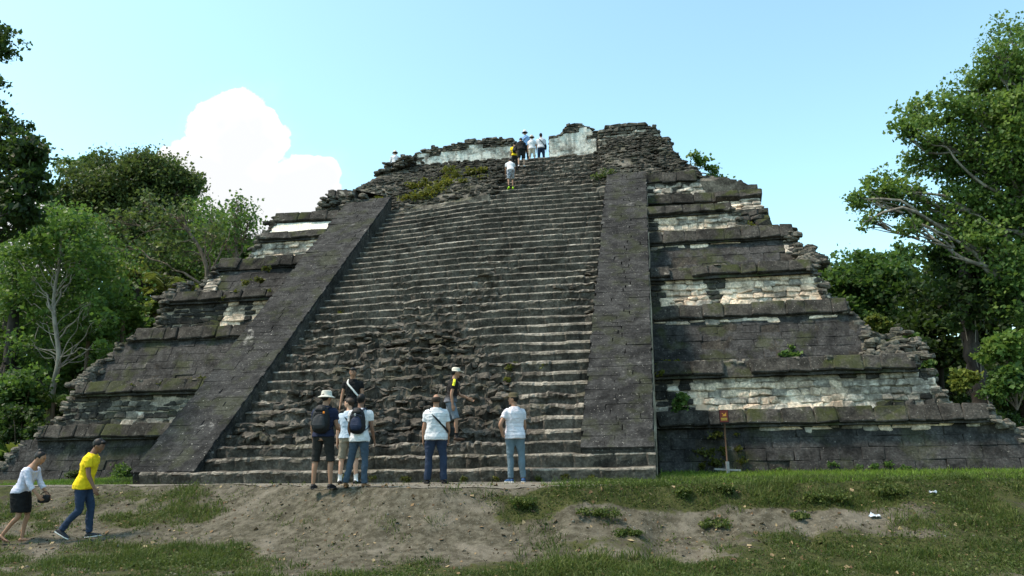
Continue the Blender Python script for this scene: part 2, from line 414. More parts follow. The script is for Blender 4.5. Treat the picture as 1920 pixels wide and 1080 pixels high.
def blocks(matname, kind='block', n=8):
    key = (matname, kind)
    if key not in BLOCKS:
        L = []
        for i in range(n):
            if kind == 'block': me = proto_block(100+i, .035, .016)
            elif kind == 'flush': me = proto_block(700+i, .016, .012)
            elif kind == 'mould': me = proto_block(400+i, .06, .04)
            elif kind == 'rough': me = proto_block(200+i, .14, .075)
            else:
                V, F = rubble_shape(300+i); me = mesh('rubble_stone', V, F)
            me.materials.clear(); me.materials.append(M[matname]); L.append(me)
        BLOCKS[key] = L
    return BLOCKS[key]
RUB = [rubble_shape(500+i) for i in range(10)]

def masonry(parent, name, xl, xr, Y0, z0, Y1, z1, row, wr, depth, matname, kind='block', jit=.02, off=0.0, tilt=0.0, gap=.008, skip=0.0, pick=None, loose=False):
    """courses of single stones on the sloping face from (Y0,z0) up to (Y1,z1); xl/xr may be (bottom, top) pairs"""
    xl = xl if isinstance(xl, tuple) else (xl, xl); xr = xr if isinstance(xr, tuple) else (xr, xr)
    L = math.hypot(Y1-Y0, z1-z0); n = max(1, round(L/row)); cuts = [0]
    for i in range(n): cuts.append(cuts[-1]+random.uniform(.8, 1.2))
    cuts = [c/cuts[-1] for c in cuts]; ang = -math.atan2(Y1-Y0, z1-z0)
    for i in range(n):
        v = (cuts[i]+cuts[i+1])/2; hh = (cuts[i+1]-cuts[i])*L
        a = xl[0]+(xl[1]-xl[0])*v; b = xr[0]+(xr[1]-xr[0])*v
        x = a - random.uniform(0, .3)*wr[0]
        while x < b-.04:
            w = random.uniform(*wr)
            if b-(x+w) < wr[0]*.5: w = b-x
            lo = max(x, a); cx = (lo+x+w)/2; ww = x+w-lo; x += w
            if ww < .05 or random.random() < skip: continue
            Y = Y0+(Y1-Y0)*v; Z = z0+(z1-z0)*v + tilt*(cx+6)
            pj = random.uniform(-jit, jit)+off
            mn = matname if pick is None else pick(cx, v)
            o = link(name, random.choice(blocks(mn, kind)), parent, (cx, Y+depth*.5-.02-pj, Z), (ang+random.gauss(0, .012), random.gauss(0, .012+jit*(1.6 if loose else .4)), random.gauss(0, .012)), (ww-gap+(.03*random.random() if loose else 0), depth, (hh-gap*(1+random.random()))*(random.uniform(.72, 1.22) if loose else 1)))
            if loose: o.location.z += random.gauss(0, .018)
            if random.random() < .5: o.scale.x *= -1; 

def band(mb, z0, z1, Y0, Y1, xl0, xl1, xr0, xr1, m, tilt=0.0, amp=.035, s=0, yc=36.0):
    """one solid storey band all round the pyramid, its faces roughened"""
    rows = max(3, int(abs(z1-z0)/.16)+1); v = np.linspace(0, 1, rows)
    def side(a, b, st): return np.linspace(a, b, max(2, int(abs(b-a)/st)), endpoint=False)
    # unit perimeter parameters (corner to corner), same count on every row
    nf = int((xr0-xl0)/.16); ns = 30
    per = np.concatenate([np.stack([np.linspace(0, 1, nf, endpoint=False), np.zeros(nf)], -1), np.stack([np.ones(ns), np.linspace(0, 1, ns, endpoint=False)], -1),
                          np.stack([np.linspace(1, 0, 24, endpoint=False), np.ones(24)], -1), np.stack([np.zeros(ns), np.linspace(1, 0, ns, endpoint=False)], -1)])
    R = []
    for q in v:
        xl = xl0+(xl1-xl0)*q; xr = xr0+(xr1-xr0)*q; Y = Y0+(Y1-Y0)*q; z = z0+(z1-z0)*q
        X = xl+(xr-xl)*per[:, 0]; YY = Y+(2*yc-2*Y)*per[:, 1]; YY = np.where((per[:, 1] == 0) & (X > BL_L+.3) & (X < BL_R-.3), np.maximum(YY, Y+2.2), YY); Z = np.full(len(X), z)+tilt*(X+6)
        P = p3(X, YY, Z); n = fbm(P*1.8, 4, s)*amp*2 + vnoise(P*6, s+3)*amp*.5
        nx = np.where(per[:, 0] <= 0, -1, np.where(per[:, 0] >= 1, 1, 0.)); ny = np.where(per[:, 1] <= 0, -1, np.where(per[:, 1] >= 1, 1, 0.))
        P[:, 0] += nx*n; P[:, 1] += ny*n; P[:, 2] += vnoise(P*2.2, s+7)*amp*.6
        R.append(P)
    mb.ring_loft(R, m)

# ================================================================== PYRAMID
PYR = tag(empty('stepped_pyramid', (-6, 16.2, 0)), 'tall dark weathered stone stepped pyramid with a wide ruined central staircase', 'pyramid')
def part(name, me, **kw):
    o = link(name, me, PYR, **kw); o.matrix_parent_inverse = PYR.matrix_world.inverted() if False else Matrix.Translation((6, -16.2, 0)); return o
TIERS = [
 dict(tilt=0.0, wall=(-.3, 1.17, 20.95, 21.45, -20.4, -19.5, 9.7, 8.5), apron=(1.17, 1.56, 21.08, 21.25, -19.0, -18.8, 8.15, 7.95), panel=(1.55, 2.52, 21.55, 21.72, -18.5, -18.2, 7.25, 6.95), cornice=(2.52, 2.89, 21.33, 21.5, -18.0, -17.8, 6.65, 6.5)),
 dict(tilt=-.004, wall=(2.85, 4.40, 22.65, 23.5, -18.5, -18.0, 6.5, 5.7), apron=(4.40, 4.81, 23.25, 23.42, -17.7, -17.2, 5.6, 5.45), panel=(4.80, 5.75, 23.72, 23.9, -16.9, -16.6, 5.2, 4.85), cornice=(5.75, 6.08, 23.55, 23.72, -16.7, -16.5, 4.75, 4.7)),
 dict(tilt=-.004, wall=(6.04, 7.40, 25.15, 26.02, -16.8, -16.3, 4.95, 4.75), apron=(7.40, 7.84, 25.72, 25.92, -16.1, -15.95, 4.72, 4.66), panel=(7.83, 8.57, 26.35, 26.5, -15.0, -14.8, 3.2, 3.0), cornice=(8.57, 8.86, 26.2, 26.35, -14.7, -14.6, 2.9, 2.8)),
 dict(tilt=-.026, wall=(8.83, 9.68, 27.6, 28.3, -15.3, -15.1, 4.1, 4.05), apron=(9.68, 10.08, 28.05, 28.2, -15.15, -14.95, 4.05, 4.0), panel=(10.07, 10.68, 28.6, 28.72, -13.4, -13.2, 2.2, 2.0), cornice=(10.68, 11.1, 28.5, 28.62, -13.0, -12.9, 1.95, 1.85)),
]
for T in TIERS:                 # shallow relief: the stone panels sit only a hand's breadth behind the mouldings
    for k, d0, d1 in (('wall', -.08, -.17), ('panel', -.17, -.17)):
        q = list(T[k]); q[2] += d0; q[3] += d1; T[k] = tuple(q)
BL_L, BL_R = -12.0, -.02       # outer faces of the balustrades
WARM = ['pale', 'pale', 'palegrey']
for ti, T in enumerate(TIERS):
    mb = MB(); tl = T['tilt']
    for bi, (k, m) in enumerate((('wall', 0), ('apron', 1), ('panel', 2), ('cornice', 1))):
        z0, z1, Y0, Y1, xl0, xl1, xr0, xr1 = T[k]
        band(mb, z0-.012*bi, z1+.01, Y0, Y1, xl0, xl1, xr0, xr1, m, tl, .03, 11*ti+bi)
    tr = part('terrace', mb.data('terrace', [M['joint'], M['mould'], M['pjoint']]))
    pal = ti == 3
    for side in (0, 1):
        def span(b):
            z0, z1, Y0, Y1, xl0, xl1, xr0, xr1 = b
            return ((xl0, xl1), BL_L+.03) if side == 0 else (BL_R+.0, (xr0, xr1))
        z0, z1, Y0, Y1 = T['wall'][:4]; a, b = span(T['wall'])
        if ti == 3 and side == 0:
            # smooth cream plaster instead of blocks
            g = MB(); xs = np.linspace(-15.05, BL_L, 40); q = np.linspace(0, 1, 12); X, V = np.meshgrid(xs, q, indexing='ij'); X = X.ravel(); V = V.ravel()
            Y = Y0-.07+(Y1-Y0)*V+.012*fbm(p3(X*2, V*3, V*0), 3, 71); Z = z0+(z1-z0-.02)*V+tl*(X+6)
            F = p3(X, Y, Z); B = F+[0, .2, 0]; n = len(F); gf = gridf(40, 12)
            g.add(F, gf); g.add(B, gf[:, ::-1]); 
            idx = np.arange(n).reshape(40, 12); e = np.concatenate([idx[:, 0], idx[-1, 1:], idx[-2::-1, -1], idx[0, -2:0:-1]]); e2 = np.roll(e, -1)
            g.F[4].append(np.stack([e2, e, e+n, e2+n], -1)); g.M[4].append(np.zeros(len(e)))
            o = g.build('plaster_facing', M['plaster'], tr, True); tag(o, 'smooth cream plaster wall high on the left side')
        else:
            masonry(tr, 'wall_block', a, b, Y0, max(z0, -.1), Y1, z1, .3, (.38, .85), .14, 'wall', 'block', .009, 0.0, tl, gap=.004, skip=.035)
        for k in ('apron', 'cornice'):
            z0, z1, Y0, Y1 = T[k][:4]; a, b = span(T[k])
            masonry(tr, 'moulding_block', a, b, Y0, z0, Y1, z1, .42, (.35, 1.0), .36, 'mould', 'mould', .012, .085, tl, gap=.001, skip=.02)
        z0, z1, Y0, Y1 = T['panel'][:4]; a, b = span(T['panel'])
        if side == 1:
            ins = (.12, .28, .2, .2)[ti]
            def pk(cx, v, ti=ti):
                r = random.random()
                if ti == 0:
                    if cx < .9: return 'mould' if r < .7 else 'palegrey'
                    if cx > 4.8: return 'palegrey' if r < .8 else 'mould'
                    return 'palegrey' if v > .88 or r < .15 else 'pale'
                if ti == 1:
                    if cx < .35 or 1.75 < cx < 2.15: return 'mould'
                    return 'pale' if r < .85 else 'palegrey'
                if ti == 2: return 'mould' if cx < .35 else ('pale' if r < .6 else 'palegrey')
                return 'palegrey' if r < .6 else 'mould'
            masonry(tr, 'panel_stone', a, b, Y0, z0, Y1, z1, .19, (.2, .46), .16, 'pale', 'rough', .03, .03, tl, gap=.010, pick=pk, loose=True)
        else:
            def pk2(cx, v, ti=ti):
                r = random.random()
                if ti == 0: return ('palegrey' if r < .22 else 'rubble' if r < .6 else 'mould') if cx > -16.6 else 'mould'
                if ti == 1: return 'pale' if (cx > -14.3 and not -13.75 < cx < -13.4) else 'mould'
                if ti == 2: return 'palegrey' if r < .6 else 'pale'
                return 'mould'
            masonry(tr, 'panel_stone', a, b, Y0, z0, Y1, z1, .2, (.22, .5), .16, 'pale', 'rough', .03, .02, tl, gap=.012, pick=pk2, loose=True)
    # pale strip of bare stone under the ledge
    if ti < 3:
        z0, z1, Y0, Y1 = T['wall'][:4]
        ends = [(2.6, 8.2), (.05, 4.9), (.05, 2.6)][ti]
        x = ends[0]; lean = (Y1-Y0)/(z1-z0)
        while x < ends[1]:
            w = random.uniform(.18, .6); fade = min(1, (ends[1]-x)/1.2); h = random.uniform(.07, .22)*(.45+.55*fade)
            if random.random() < .93: link('bare_stone', random.choice(blocks('pale' if random.random() < (.35 if ti == 0 else .7) else 'palegrey', 'rough')), tr, (x+w/2, Y1-lean*h/2+.012, z1-.005-h/2+tl*(x+6)), (-math.atan(lean), random.gauss(0, .02), 0), (w, .12, h))
            x += w

# pale dressed corner stones left standing at the right ends of the terraces, and on the left
def quoin(tr, X, w, Y0, z0, Y1, z1, mat='palegrey'):
    masonry(tr, 'corner_stone', X, X+w, Y0, z0, Y1, z1, .2, (w*.5, w), .22, mat, 'rough', .02, .03)
terr = [o for o in bpy.data.objects if o.name.startswith('terrace')]
quoin(terr[2], 4.35, .35, 25.5, 6.75, 25.95, 7.35)
mb = MB(); mb.box((3.4, 28.6, 8.3), (.82, 1.3, .62)); mb.build('corner_core', M['rubble'], terr[3])
masonry(terr[3], 'wall_block', (2.5, 2.6), (4.35, 4.15), 26.95, 7.75, 27.35, 8.85, .26, (.3, .7), .4, 'mould', 'rough', .03, .05, 0, loose=True)
masonry(terr[3], 'corner_stone', 2.55, 3.35, 27.42, 8.85, 27.9, 9.66, .18, (.2, .4), .2, 'pale', 'rough', .02, .03, -.026, loose=True)
quoin(terr[3], 3.35, .7, 27.36, 8.6, 27.9, 9.5)
masonry(terr[3], 'moulding_block', 2.5, 4.15, 27.75, 9.42, 27.95, 9.72, .3, (.5, .9), .5, 'mould', 'mould', .01, .1, 0)
quoin(terr[2], -16.3, .55, 25.1, 6.35, 25.9, 7.38)

# ------------------------------------------------------------------ staircase
R_, T_ = .297, .344; SL = R_/T_
ZB, Y0S = 1.132, 17.6
def stair_line(k): return Y0S+T_*k, ZB+R_*k
def erosion(X, k):
    X = np.asarray(X, float)
    c = -6.5 - .02*k; w = 4.0*sstep(20, -3, k)+.15*vnoise(p3(X*0+k*.9, X*0, X*0), 4)
    r = sstep(w+.5, w-.5, np.abs(X-c)) * sstep(18, 8, k) * sstep(-4.2, -1.5, k)
    holes = sstep(.15, .45, fbm(p3(X*.6, X*0+k*.35, X*0), 3, 15))*.5*sstep(26, 12, k)
    return np.clip(np.maximum(r, holes), 0, 1)
STAIR = part('staircase', None) if False else None
def slope_core(xl, xr, Ya, za, Yb, zb, down):
    """solid wedge beneath a sloping surface"""
    V = []
    for x in (xl, xr):
        V += [(x, Ya, za), (x, Yb, zb), (x, Yb+1.5, zb-.2), (x, Yb+1.5, -.3), (x, Ya, -.3)]
    V = np.array(V); 
    F4 = np.array([[0, 1, 6, 5], [1, 2, 7, 6], [2, 3, 8, 7], [3, 4, 9, 8], [4, 0, 5, 9]])
    F3 = np.array([[0, 4, 1], [1, 4, 3], [1, 3, 2], [5, 6, 9], [6, 8, 9], [6, 7, 8]])
    return V, F4, F3
V, F4, F3 = slope_core(-10.5, -1.5, 17.7, .75, 28.9, 10.45, 0)
STAIR = part('staircase', mesh('staircase', V, [F4, F3], [M['joint']]))
def step_mesh(k, xl, xr, Yk, zk, run, rise, ero=None, sag=None, seed=0, wear=1.0):
    xs = np.arange(xl, xr, .055); xs = np.append(xs, xr); n = len(xs); rr = np.random.default_rng(900+seed)
    e = (erosion(xs, k) if ero is None else ero(xs))
    # block division
    bj = np.zeros(n); bz = np.zeros(n); joint = np.zeros(n); x = xl; bje = np.zeros(n); bze = np.zeros(n); x2 = xl
    while x2 < xr:           # broken blocks of the worn stretches
        w = rr.uniform(.12, .45); q = (xs >= x2) & (xs < x2+w); bje[q] = rr.normal(.02, .05); bze[q] = -abs(rr.normal(0, .045))+.015+rr.normal(0, .05)*(xs[q]-x2-w/2)/w; x2 += w
    while x < xr:
        w = rr.uniform(.3, .8); q = (xs >= x) & (xs < x+w); bj[q] = rr.normal(0, .014); bz[q] = rr.normal(0, .009)
        joint[np.abs(xs-(x+w)) < .03] = 1; x += w
    P = p3(xs*1.4, xs*0+k*5.1, xs*0)
    low = fbm(P*.8, 3, 61); mid = fbm(P*3.1, 3, 62)
    prof = [(.06, -rise-.06), (.035, -rise*.62), (.01, -rise*.30), (0, -.042), (.010, -.018), (.04, -.002), (.17, .004), (run+.16, .006)]
    rows = []
    dz0 = (0 if sag is None else sag(xs)) + low*.018 + bz*.7 + mid*.008
    for i, (py, pz) in enumerate(prof):
        Q = p3(xs*2.2, xs*0+k*3.7, xs*0+i*.8); er = fbm(Q, 3, 64); er2 = vnoise(Q*3.1, 67)
        er3 = vnoise(Q*np.array([6.5, 1, 3.]), 68); dy = bj + joint*.028*(i < 6) + low*.02 + e*(bje+er*.10+er2*.05+er3*.04) + .012*er2 + .006*er3
        dz = dz0 + e*(bze*(pz > -.2)+.05*er2*(pz > -.2)+.03*er3 + .05*fbm(P*1.7+i*.25, 2, 70))
        nose = 1+1.2*e*np.clip(.5+er, 0, 1.3)+.9*np.clip(low, 0, 1)*wear+(1.2*sstep(-3.6, -3.1, xs)*sstep(13, 9, k) if k >= 0 else 0)
        yy = py*np.where(i in (4, 5), nose, 1); zz = pz*np.where(i in (3, 4), nose, 1)
        rows.append(p3(xs, Yk+yy+dy, zk+zz+dz))
    G = np.stack(rows, 1)                    # n x 8
    V = G.reshape(-1, 3); m = len(prof); F = gridf(n, m)
    mi = np.tile(np.array([0, 0, 0, 1, 1, 0, 0]), n-1)
    # eroded stretches have lost their pale worn edge
    em = np.repeat((e[:-1]+e[1:])/2 + .3*rr.uniform(-1, 1, n-1) > .42, m-1); mi[em] = np.where(mi[em] == 1, 0, mi[em])
    base = np.stack([p3(xs, np.full(n, Yk+run+.16), np.full(n, zk-rise-.3)), p3(xs, np.full(n, Yk+.1), np.full(n, zk-rise-.3))], 1).reshape(-1, 3)
    nb = len(V); V = np.concatenate([V, base]); i = np.arange(n-1)
    Fb = np.concatenate([np.stack([nb+2*i, nb+2*i+1, nb+2*i+3, nb+2*i+2], -1)[:, ::-1], np.stack([nb+2*i+1, i*m, (i+1)*m, nb+2*i+3], -1)[:, ::-1], np.stack([i*m+m-1, nb+2*i, nb+2*i+2, (i+1)*m+m-1], -1)[:, ::-1]])
    caps = []
    for s0 in (0, n-1):
        ids = [s0*m+j for j in range(m)]+[nb+2*s0, nb+2*s0+1]
        for j in range(1, len(ids)-1): caps.append([ids[0], ids[j], ids[j+1]] if s0 else [ids[0], ids[j+1], ids[j]])
    return mesh('step', V, [np.array(caps), F, Fb], [M['step'], M['worn']], np.concatenate([np.zeros(len(caps)), mi, np.zeros(len(Fb))]))
def child(name, me, parent, **kw):
    o = link(name, me, parent, **kw); return o
for i, (xl, xr, Y, z, ri) in enumerate([(-11.75, -.10, 16.22, .28, .3), (-11.35, -.085, 16.72, .57, .3), (-10.95, -.075, 17.2, .85, .3)]):
    child('step', step_mesh(-3+i, xl, xr, Y, z, .5, ri, ero=lambda x, i=i: (.12+.16*i)*sstep(-2.5, -4.5, x)+.05, seed=i), STAIR)
for k in range(0, 34):
    Y, z = stair_line(k)
    xl = -10.42+.0057*k; xr = -1.58+.0043*k
    child('step', step_mesh(k, xl, xr, Y, z, T_, R_, sag=lambda x, k=k: -.36*(k/33)**1.3*sstep(-5.5, -10.6, x), seed=10+k), STAIR)
YT, ZT = stair_line(33)
for k in range(1, 9):
    Y = YT+.42*k; z = ZT+.325*k
    a = -5.9-.02*k; b = -1.75-.06*k
    if k == 8: a, b = -6.2, -1.9
    child('step', step_mesh(33+k, a, b, Y, z, .46, .33, ero=lambda x, k=k: .35+.25*vnoise(p3(x, x*0+k, x*0), 8), seed=60+k), STAIR)

# ------------------------------------------------------------------ balustrades
def balustrade(x0, x1, dx, za, zb, rise, side):
    """x0..x1 at the foot, shifted by dx at the top"""
    ya = Y0S+(za-ZB)/SL; yb = Y0S+(zb-ZB)/SL
    ns = 60; nu = 10
    q = np.linspace(0, 1, ns); u = np.linspace(0, 1, nu)
    rows = []
    for t in q:
        sh = dx*t; z = za+(zb-za)*t; y = ya+(yb-ya)*t
        X = x0[0]+(x0[1]-x0[0])*t + (x1[0]+(x1[1]-x1[0])*t-x0[0]-(x0[1]-x0[0])*t)*u
        top = p3(X, np.full(nu, y), np.full(nu, z+rise-.05))
        ring = np.concatenate([top, [[X[-1], y, z+rise*.4], [X[-1], y+.1, z-1.2], [X[-1], y+.2, z-2.6], [X[0], y+.2, z-2.6], [X[0], y+.1, z-1.2], [X[0], y, z+rise*.4]]])
        n = fbm(ring*2.2, 3, 90); ring[:, 2] += n*.03; ring[[nu, nu+1, nu+4, nu+5], 0] += n[[nu, nu+1, nu+4, nu+5]]*.06
        rows.append(ring)
    mb = MB(); mb.ring_loft(np.array(rows)[:, ::-1], 0)
    k = nu+6
    me = mb.data('balustrade', [M['joint'], M['pjoint' if side else 'mould']])
    # outer and inner cheeks show paler rubble
    idx = np.zeros(len(me.polygons), int); nr = np.zeros(len(me.polygons)*3); me.polygons.foreach_get('normal', nr); nr = nr.reshape(-1, 3)
    idx[(nr[:, 0] > .8)] = 1
    me.polygons.foreach_set('material_index', idx.astype(np.int32))
    b = part('balustrade', me)
    L = math.hypot(yb-ya, zb-za); rowsn = int(L/.185); ang = -(PI/2-math.atan(SL))
    nrm = np.array([0, -SL, 1])/math.hypot(SL, 1)
    for r in range(rowsn):
        t = (r+.5)/rowsn; a = x0[0]+(x0[1]-x0[0])*t; e = x1[0]+(x1[1]-x1[0])*t
        x = a
        while x < e-.05:
            w = random.uniform(.45, 1.0)
            if e-(x+w) < .25: w = e-x
            c = np.array([x+w/2, ya+(yb-ya)*t, za+(zb-za)*t+rise-.02])+nrm*(random.gauss(-.03, .0045))
            if x <= a+.01: sh_ = random.uniform(-.05, .02); x += sh_; w -= sh_; c[0] += sh_/2
            if x+w >= e-.01: w += random.uniform(-.06, .02)
            
            o = link('balustrade_block', random.choice(blocks('balus', 'flush')), b, c, (ang+random.gauss(0, .006), random.gauss(0, .006), random.gauss(0, .012)), (w-.001, .16, L/rowsn-random.uniform(.001, .005)))
            x += w
    return b
balustrade((-1.63, -1.48), (-.10, .05), 0, .40, 10.95, .27, 1)
lb = balustrade((-11.98, -12.06), (-10.42, -10.22), 0, .05, 10.6, .22, 0)

# ------------------------------------------------------------------ rubble mound that carries the summit
def mound_z(X, Y):
    front = np.where(Y > 28.9, 10.93, 10.93+(Y-28.9)*.1)+(Y-28.9)*.79 - .42*sstep(-5.5, -10.4, X)*sstep(30.5, 28.6, Y)
    left = np.maximum(11.2+(X+12.9)*1.42, 10.15+(X+15.4)*.22); left = np.where(X < -15.4, 8.5, left)
    right = np.maximum(11.2+(2.0-X)*1.95, 10.25+(4.2-X)*.28); right = np.where(X > 4.1, 8.5, right)
    back = 13.6+(41-Y)*.8
    z = np.minimum.reduce([front, left, right, back, np.full_like(X, 13.62)])
    rx = sstep(-2.1, -1.3, X)*sstep(28.8, 31, Y)*.5*sstep(1.6, .2, X)
    return z + rx
def mound():
    xs = vary(-15.6, 4.4, .11); ys = np.concatenate([vary(28.5, 34, .11), vary(34.5, 44, .7)])
    X, Y = np.meshgrid(xs, ys, indexing='ij'); X = X.ravel(); Y = Y.ravel()
    z = mound_z(X, Y); n = fbm(p3(X*1.1, Y*1.1, 0*X), 4, 101)*.18
    zz = z+n; q = .2; zq = np.floor(zz/q)*q + q*sstep(.55, 1, (zz/q) % 1)
    z = zq*.8+zz*.2 + .05*fbm(p3(X*4, Y*4, 0*X), 3, 105)
    stair = (X > -6.1) & (X < -1.9)
    z = np.where(stair, z-.34, z)
    top = p3(X, Y, z); F = gridf(len(xs), len(ys)); nx, ny = len(xs), len(ys)
    idx = np.arange(nx*ny).reshape(nx, ny); e = np.concatenate([idx[:, 0], idx[-1, 1:], idx[-2::-1, -1], idx[0, -2:0:-1]])
    B = top[e].copy(); B[:, 2] = 8.4; nb = len(top); m = len(e); i = np.arange(m); j = (i+1) % m
    return part('summit_mound', mesh('summit_mound', np.concatenate([top, B]), [F, np.stack([e[i], nb+i, nb+j, e[j]], -1)], [M['rubble']]))
MOUND = mound()

# ------------------------------------------------------------------ ruined walls on the summit
def summit_wall(x0, x1, Y, zb, top, thick, mat, label, row=.17, wr=(.2, .5), darktop=.34, end=None):
    """top: list of (X, z) silhouette"""
    tx = [a for a, _ in top]; tz = [b for _, b in top]
    xs = np.arange(x0, x1+.001, .09); n = len(xs)
    zt = np.interp(xs, tx, tz)-.16+.05*vnoise(p3(xs*5, xs*0, xs*0), 3)
    V = np.concatenate([p3(xs, np.full(n, Y+.07), np.full(n, zb-.6)), p3(xs, np.full(n, Y+.09), zt), p3(xs, np.full(n, Y+thick), zt), p3(xs, np.full(n, Y+thick), np.full(n, zb-.6))])
    i = np.arange(n-1); F = np.concatenate([np.stack([a*n+i, a*n+i+1, (a+1) % 4*n+i+1, (a+1) % 4*n+i], -1) for a in range(4)])
    E = np.array([[0, n, 2*n, 3*n], [4*n-1, 3*n-1, 2*n-1, n-1]])
    w = part('summit_wall', mesh('summit_wall', V, [F, E], [M['stained' if mat == 'stained' else 'rubble']])); w['label'] = label
    z = zb-.15
    while z < max(tz):
        h = row*random.uniform(.75, 1.25); x = x0-random.uniform(0, .15)
        while x < x1:
            ww = random.uniform(*wr); c = min(max(x+ww/2, x0), x1); lim = np.interp(c, tx, tz)+random.uniform(-.06, .06)
            lo = max(x, x0); hi = min(x+ww, x1); x += ww
            if hi-lo < .06 or z+h*.6 > lim: continue
            near = lim-(z+h) < darktop*random.uniform(.5, 1.2)
            mn = mat if not near else 'rubble'
            if near and mat == 'stained':           # the broken top is laid in smaller dark stones
                for zz in (z+h*.25, z+h*.75):
                    xx = lo
                    while xx < hi-.05:
                        w2 = random.uniform(.14, .34); xx += w2
                        if zz+.05 > np.interp(xx-w2/2, tx, tz)+random.uniform(-.04, .05): continue
                        link('top_stone', random.choice(blocks('rubble', 'rough')), w, (xx-w2/2, Y+.1+random.gauss(0, .03), zz), (random.gauss(0, .05), random.gauss(0, .06), random.gauss(0, .05)), (w2, .3, h*.5-.006))
                continue
            if mat == 'stained' and not near and random.random() < .05: mn = 'palegrey'
            link('wall_stone', random.choice(blocks(mn, 'rough' if near or mat != 'stained' else 'block')), w, ((lo+hi)/2, Y+.12-(.03 if near else 0)+random.gauss(0, .018 if near or mat != 'stained' else .004), z+h/2), (random.gauss(0, .02), random.gauss(0, .03 if near else .01), random.gauss(0, .03)), (hi-lo-(.012 if near or mat != 'stained' else -.012), .3, h-(.012 if near or mat != 'stained' else -.012)))
        z += h
    # capping stones through the whole thickness, and the jambs
    mb = MB()
    for _ in range(int((x1-x0)*22)):
        x = random.uniform(x0, x1); lim = np.interp(x, tx, tz)
        V, F = random.choice(RUB); s = np.array([random.uniform(.2, .45), random.uniform(.2, .4), random.uniform(.09, .17)])
        mb.add(V*s+[x, random.uniform(Y+.1, Y+thick-.1), lim-.15+random.uniform(-.05, .05)], F)
    for xe in (x0, x1):
        z = zb-.2
        while z < np.interp(xe, tx, tz)-.1:
            y = Y
            while y < Y+thick:
                V, F = random.choice(RUB); d = random.uniform(.25, .5)
                mb.add(V*[.2, d*1.05, .2]+[xe-.04*np.sign(xe-(x0+x1)/2), y+d/2, z+.09], F); y += d
            z += .18
    o = mb.build('capping', M['rubble'], w); o['kind'] = 'stuff'
    return w
def sil(Y, pts): return [(at(x, y, Y)[0], at(x, y, Y)[2]) for x, y in pts]
s1 = sil(33.0, [(766, 291), (800, 276), (815, 272), (828, 276), (845, 268), (868, 262), (905, 259), (945, 254), (962, 259)])
summit_wall(s1[0][0], s1[-1][0], 33.0, 13.6, s1, 1.3, 'stained', 'low white stained wall left of the opening at the top', row=.22, wr=(.35, .9))
s2 = sil(33.0, [(1030, 256), (1046, 246), (1062, 234), (1085, 229), (1104, 233), (1110, 240), (1117, 245)])
summit_wall(s2[0][0], s2[-1][0], 33.0, 13.7, s2, 1.2, 'stained', 'rounded pale wall right of the opening at the top', row=.22, wr=(.35, .9))
s3 = sil(32.3, [(1121, 244), (1135, 236), (1165, 234), (1180, 230), (1210, 229), (1226, 233), (1237, 250), (1258, 262)])
summit_wall(s3[0][0], s3[-1][0], 32.3, 12.9, s3, 1.6, 'palegrey', 'dark broken wall at the right end of the top', row=.15, darktop=.5)

# ------------------------------------------------------------------ loose rubble
rub = MB(); big = []
def put_stone(c, s, rz=None, parent=None, single=False, name='rubble_stone', tilt=.12, mat='rubble'):
    c = np.asarray(c, float); rot = (random.gauss(0, tilt), random.gauss(0, tilt), random.uniform(-.5, .5) if rz is None else rz)
    if single: return link(name, random.choice(blocks(mat, 'rubble')), parent, c, rot, s)
    V, F = random.choice(RUB); Rm = np.array(Euler(rot).to_matrix()); rub.add((V*np.asarray(s)) @ Rm.T + c, F)
def eros1(x, k): return float(erosion(np.array([x]), k)[0])
cnt = 0
for _ in range(300):
    x = random.uniform(-10.3, -1.7); k = random.uniform(-.5, 19); e = eros1(x, k)
    if random.random() > e*1.15: continue
    kk = round(k); Y, z = stair_line(kk)
    w = random.uniform(.14, .42)*(1 if random.random() < .85 else 1.5); s = (w, random.uniform(.24, .42), random.uniform(.07, .19))
    big.append(((x, Y+random.uniform(-.06, .28), z-random.uniform(.03, .24)), s, e))
big.sort(key=lambda b: -b[1][0]*b[1][2])
for i, (c, s, e) in enumerate(big): put_stone(c, s, parent=STAIR, single=(i < 120), name='broken_stone', tilt=.13, mat='step')
o = rub.build('loose_stones', M['step'], STAIR); o['kind'] = 'stuff'
print('stair rubble', len(big))
rub = MB(); n_single = 0
for i in range(4200):
    x = random.uniform(-14.6, 3.6); Y = random.uniform(28.7, 32.3)
    if -5.9 < x < -2.0: continue
    z = float(mound_z(np.array([x]), np.array([Y]))[0])
    if z > 13.7 and not -1.5 < x < 1.5: continue
    s = (random.uniform(.1, .42), random.uniform(.15, .3), random.uniform(.05, .13))
    sg = s[0] > .34 and n_single < 150
    n_single += sg
    put_stone((x, Y, z+random.uniform(-.09, .03)), s, rz=random.gauss(0, .25), parent=MOUND, single=sg, name='mound_stone')
o = rub.build('loose_stones', M['rubble'], MOUND); o['kind'] = 'stuff'
rub = MB()
for _ in range(150): q_ = random.random(); put_stone((-12.0+1.6*q_+random.gauss(0, .12), random.uniform(31.3, 32.6), 13.05+.75*q_+random.uniform(-.25, .12)), (random.uniform(.15, .4), random.uniform(.2, .35), random.uniform(.08, .16)), rz=random.gauss(0, .2))
for _ in range(120): put_stone((random.uniform(-13.2, -11.3), random.uniform(28.35, 29.4), random.uniform(10.35, 11.05)), (random.uniform(.2, .5), random.uniform(.25, .4), random.uniform(.1, .22)), rz=random.gauss(0, .2))
o = rub.build('head_rubble', M['rubble'], MOUND); o['kind'] = 'stuff'
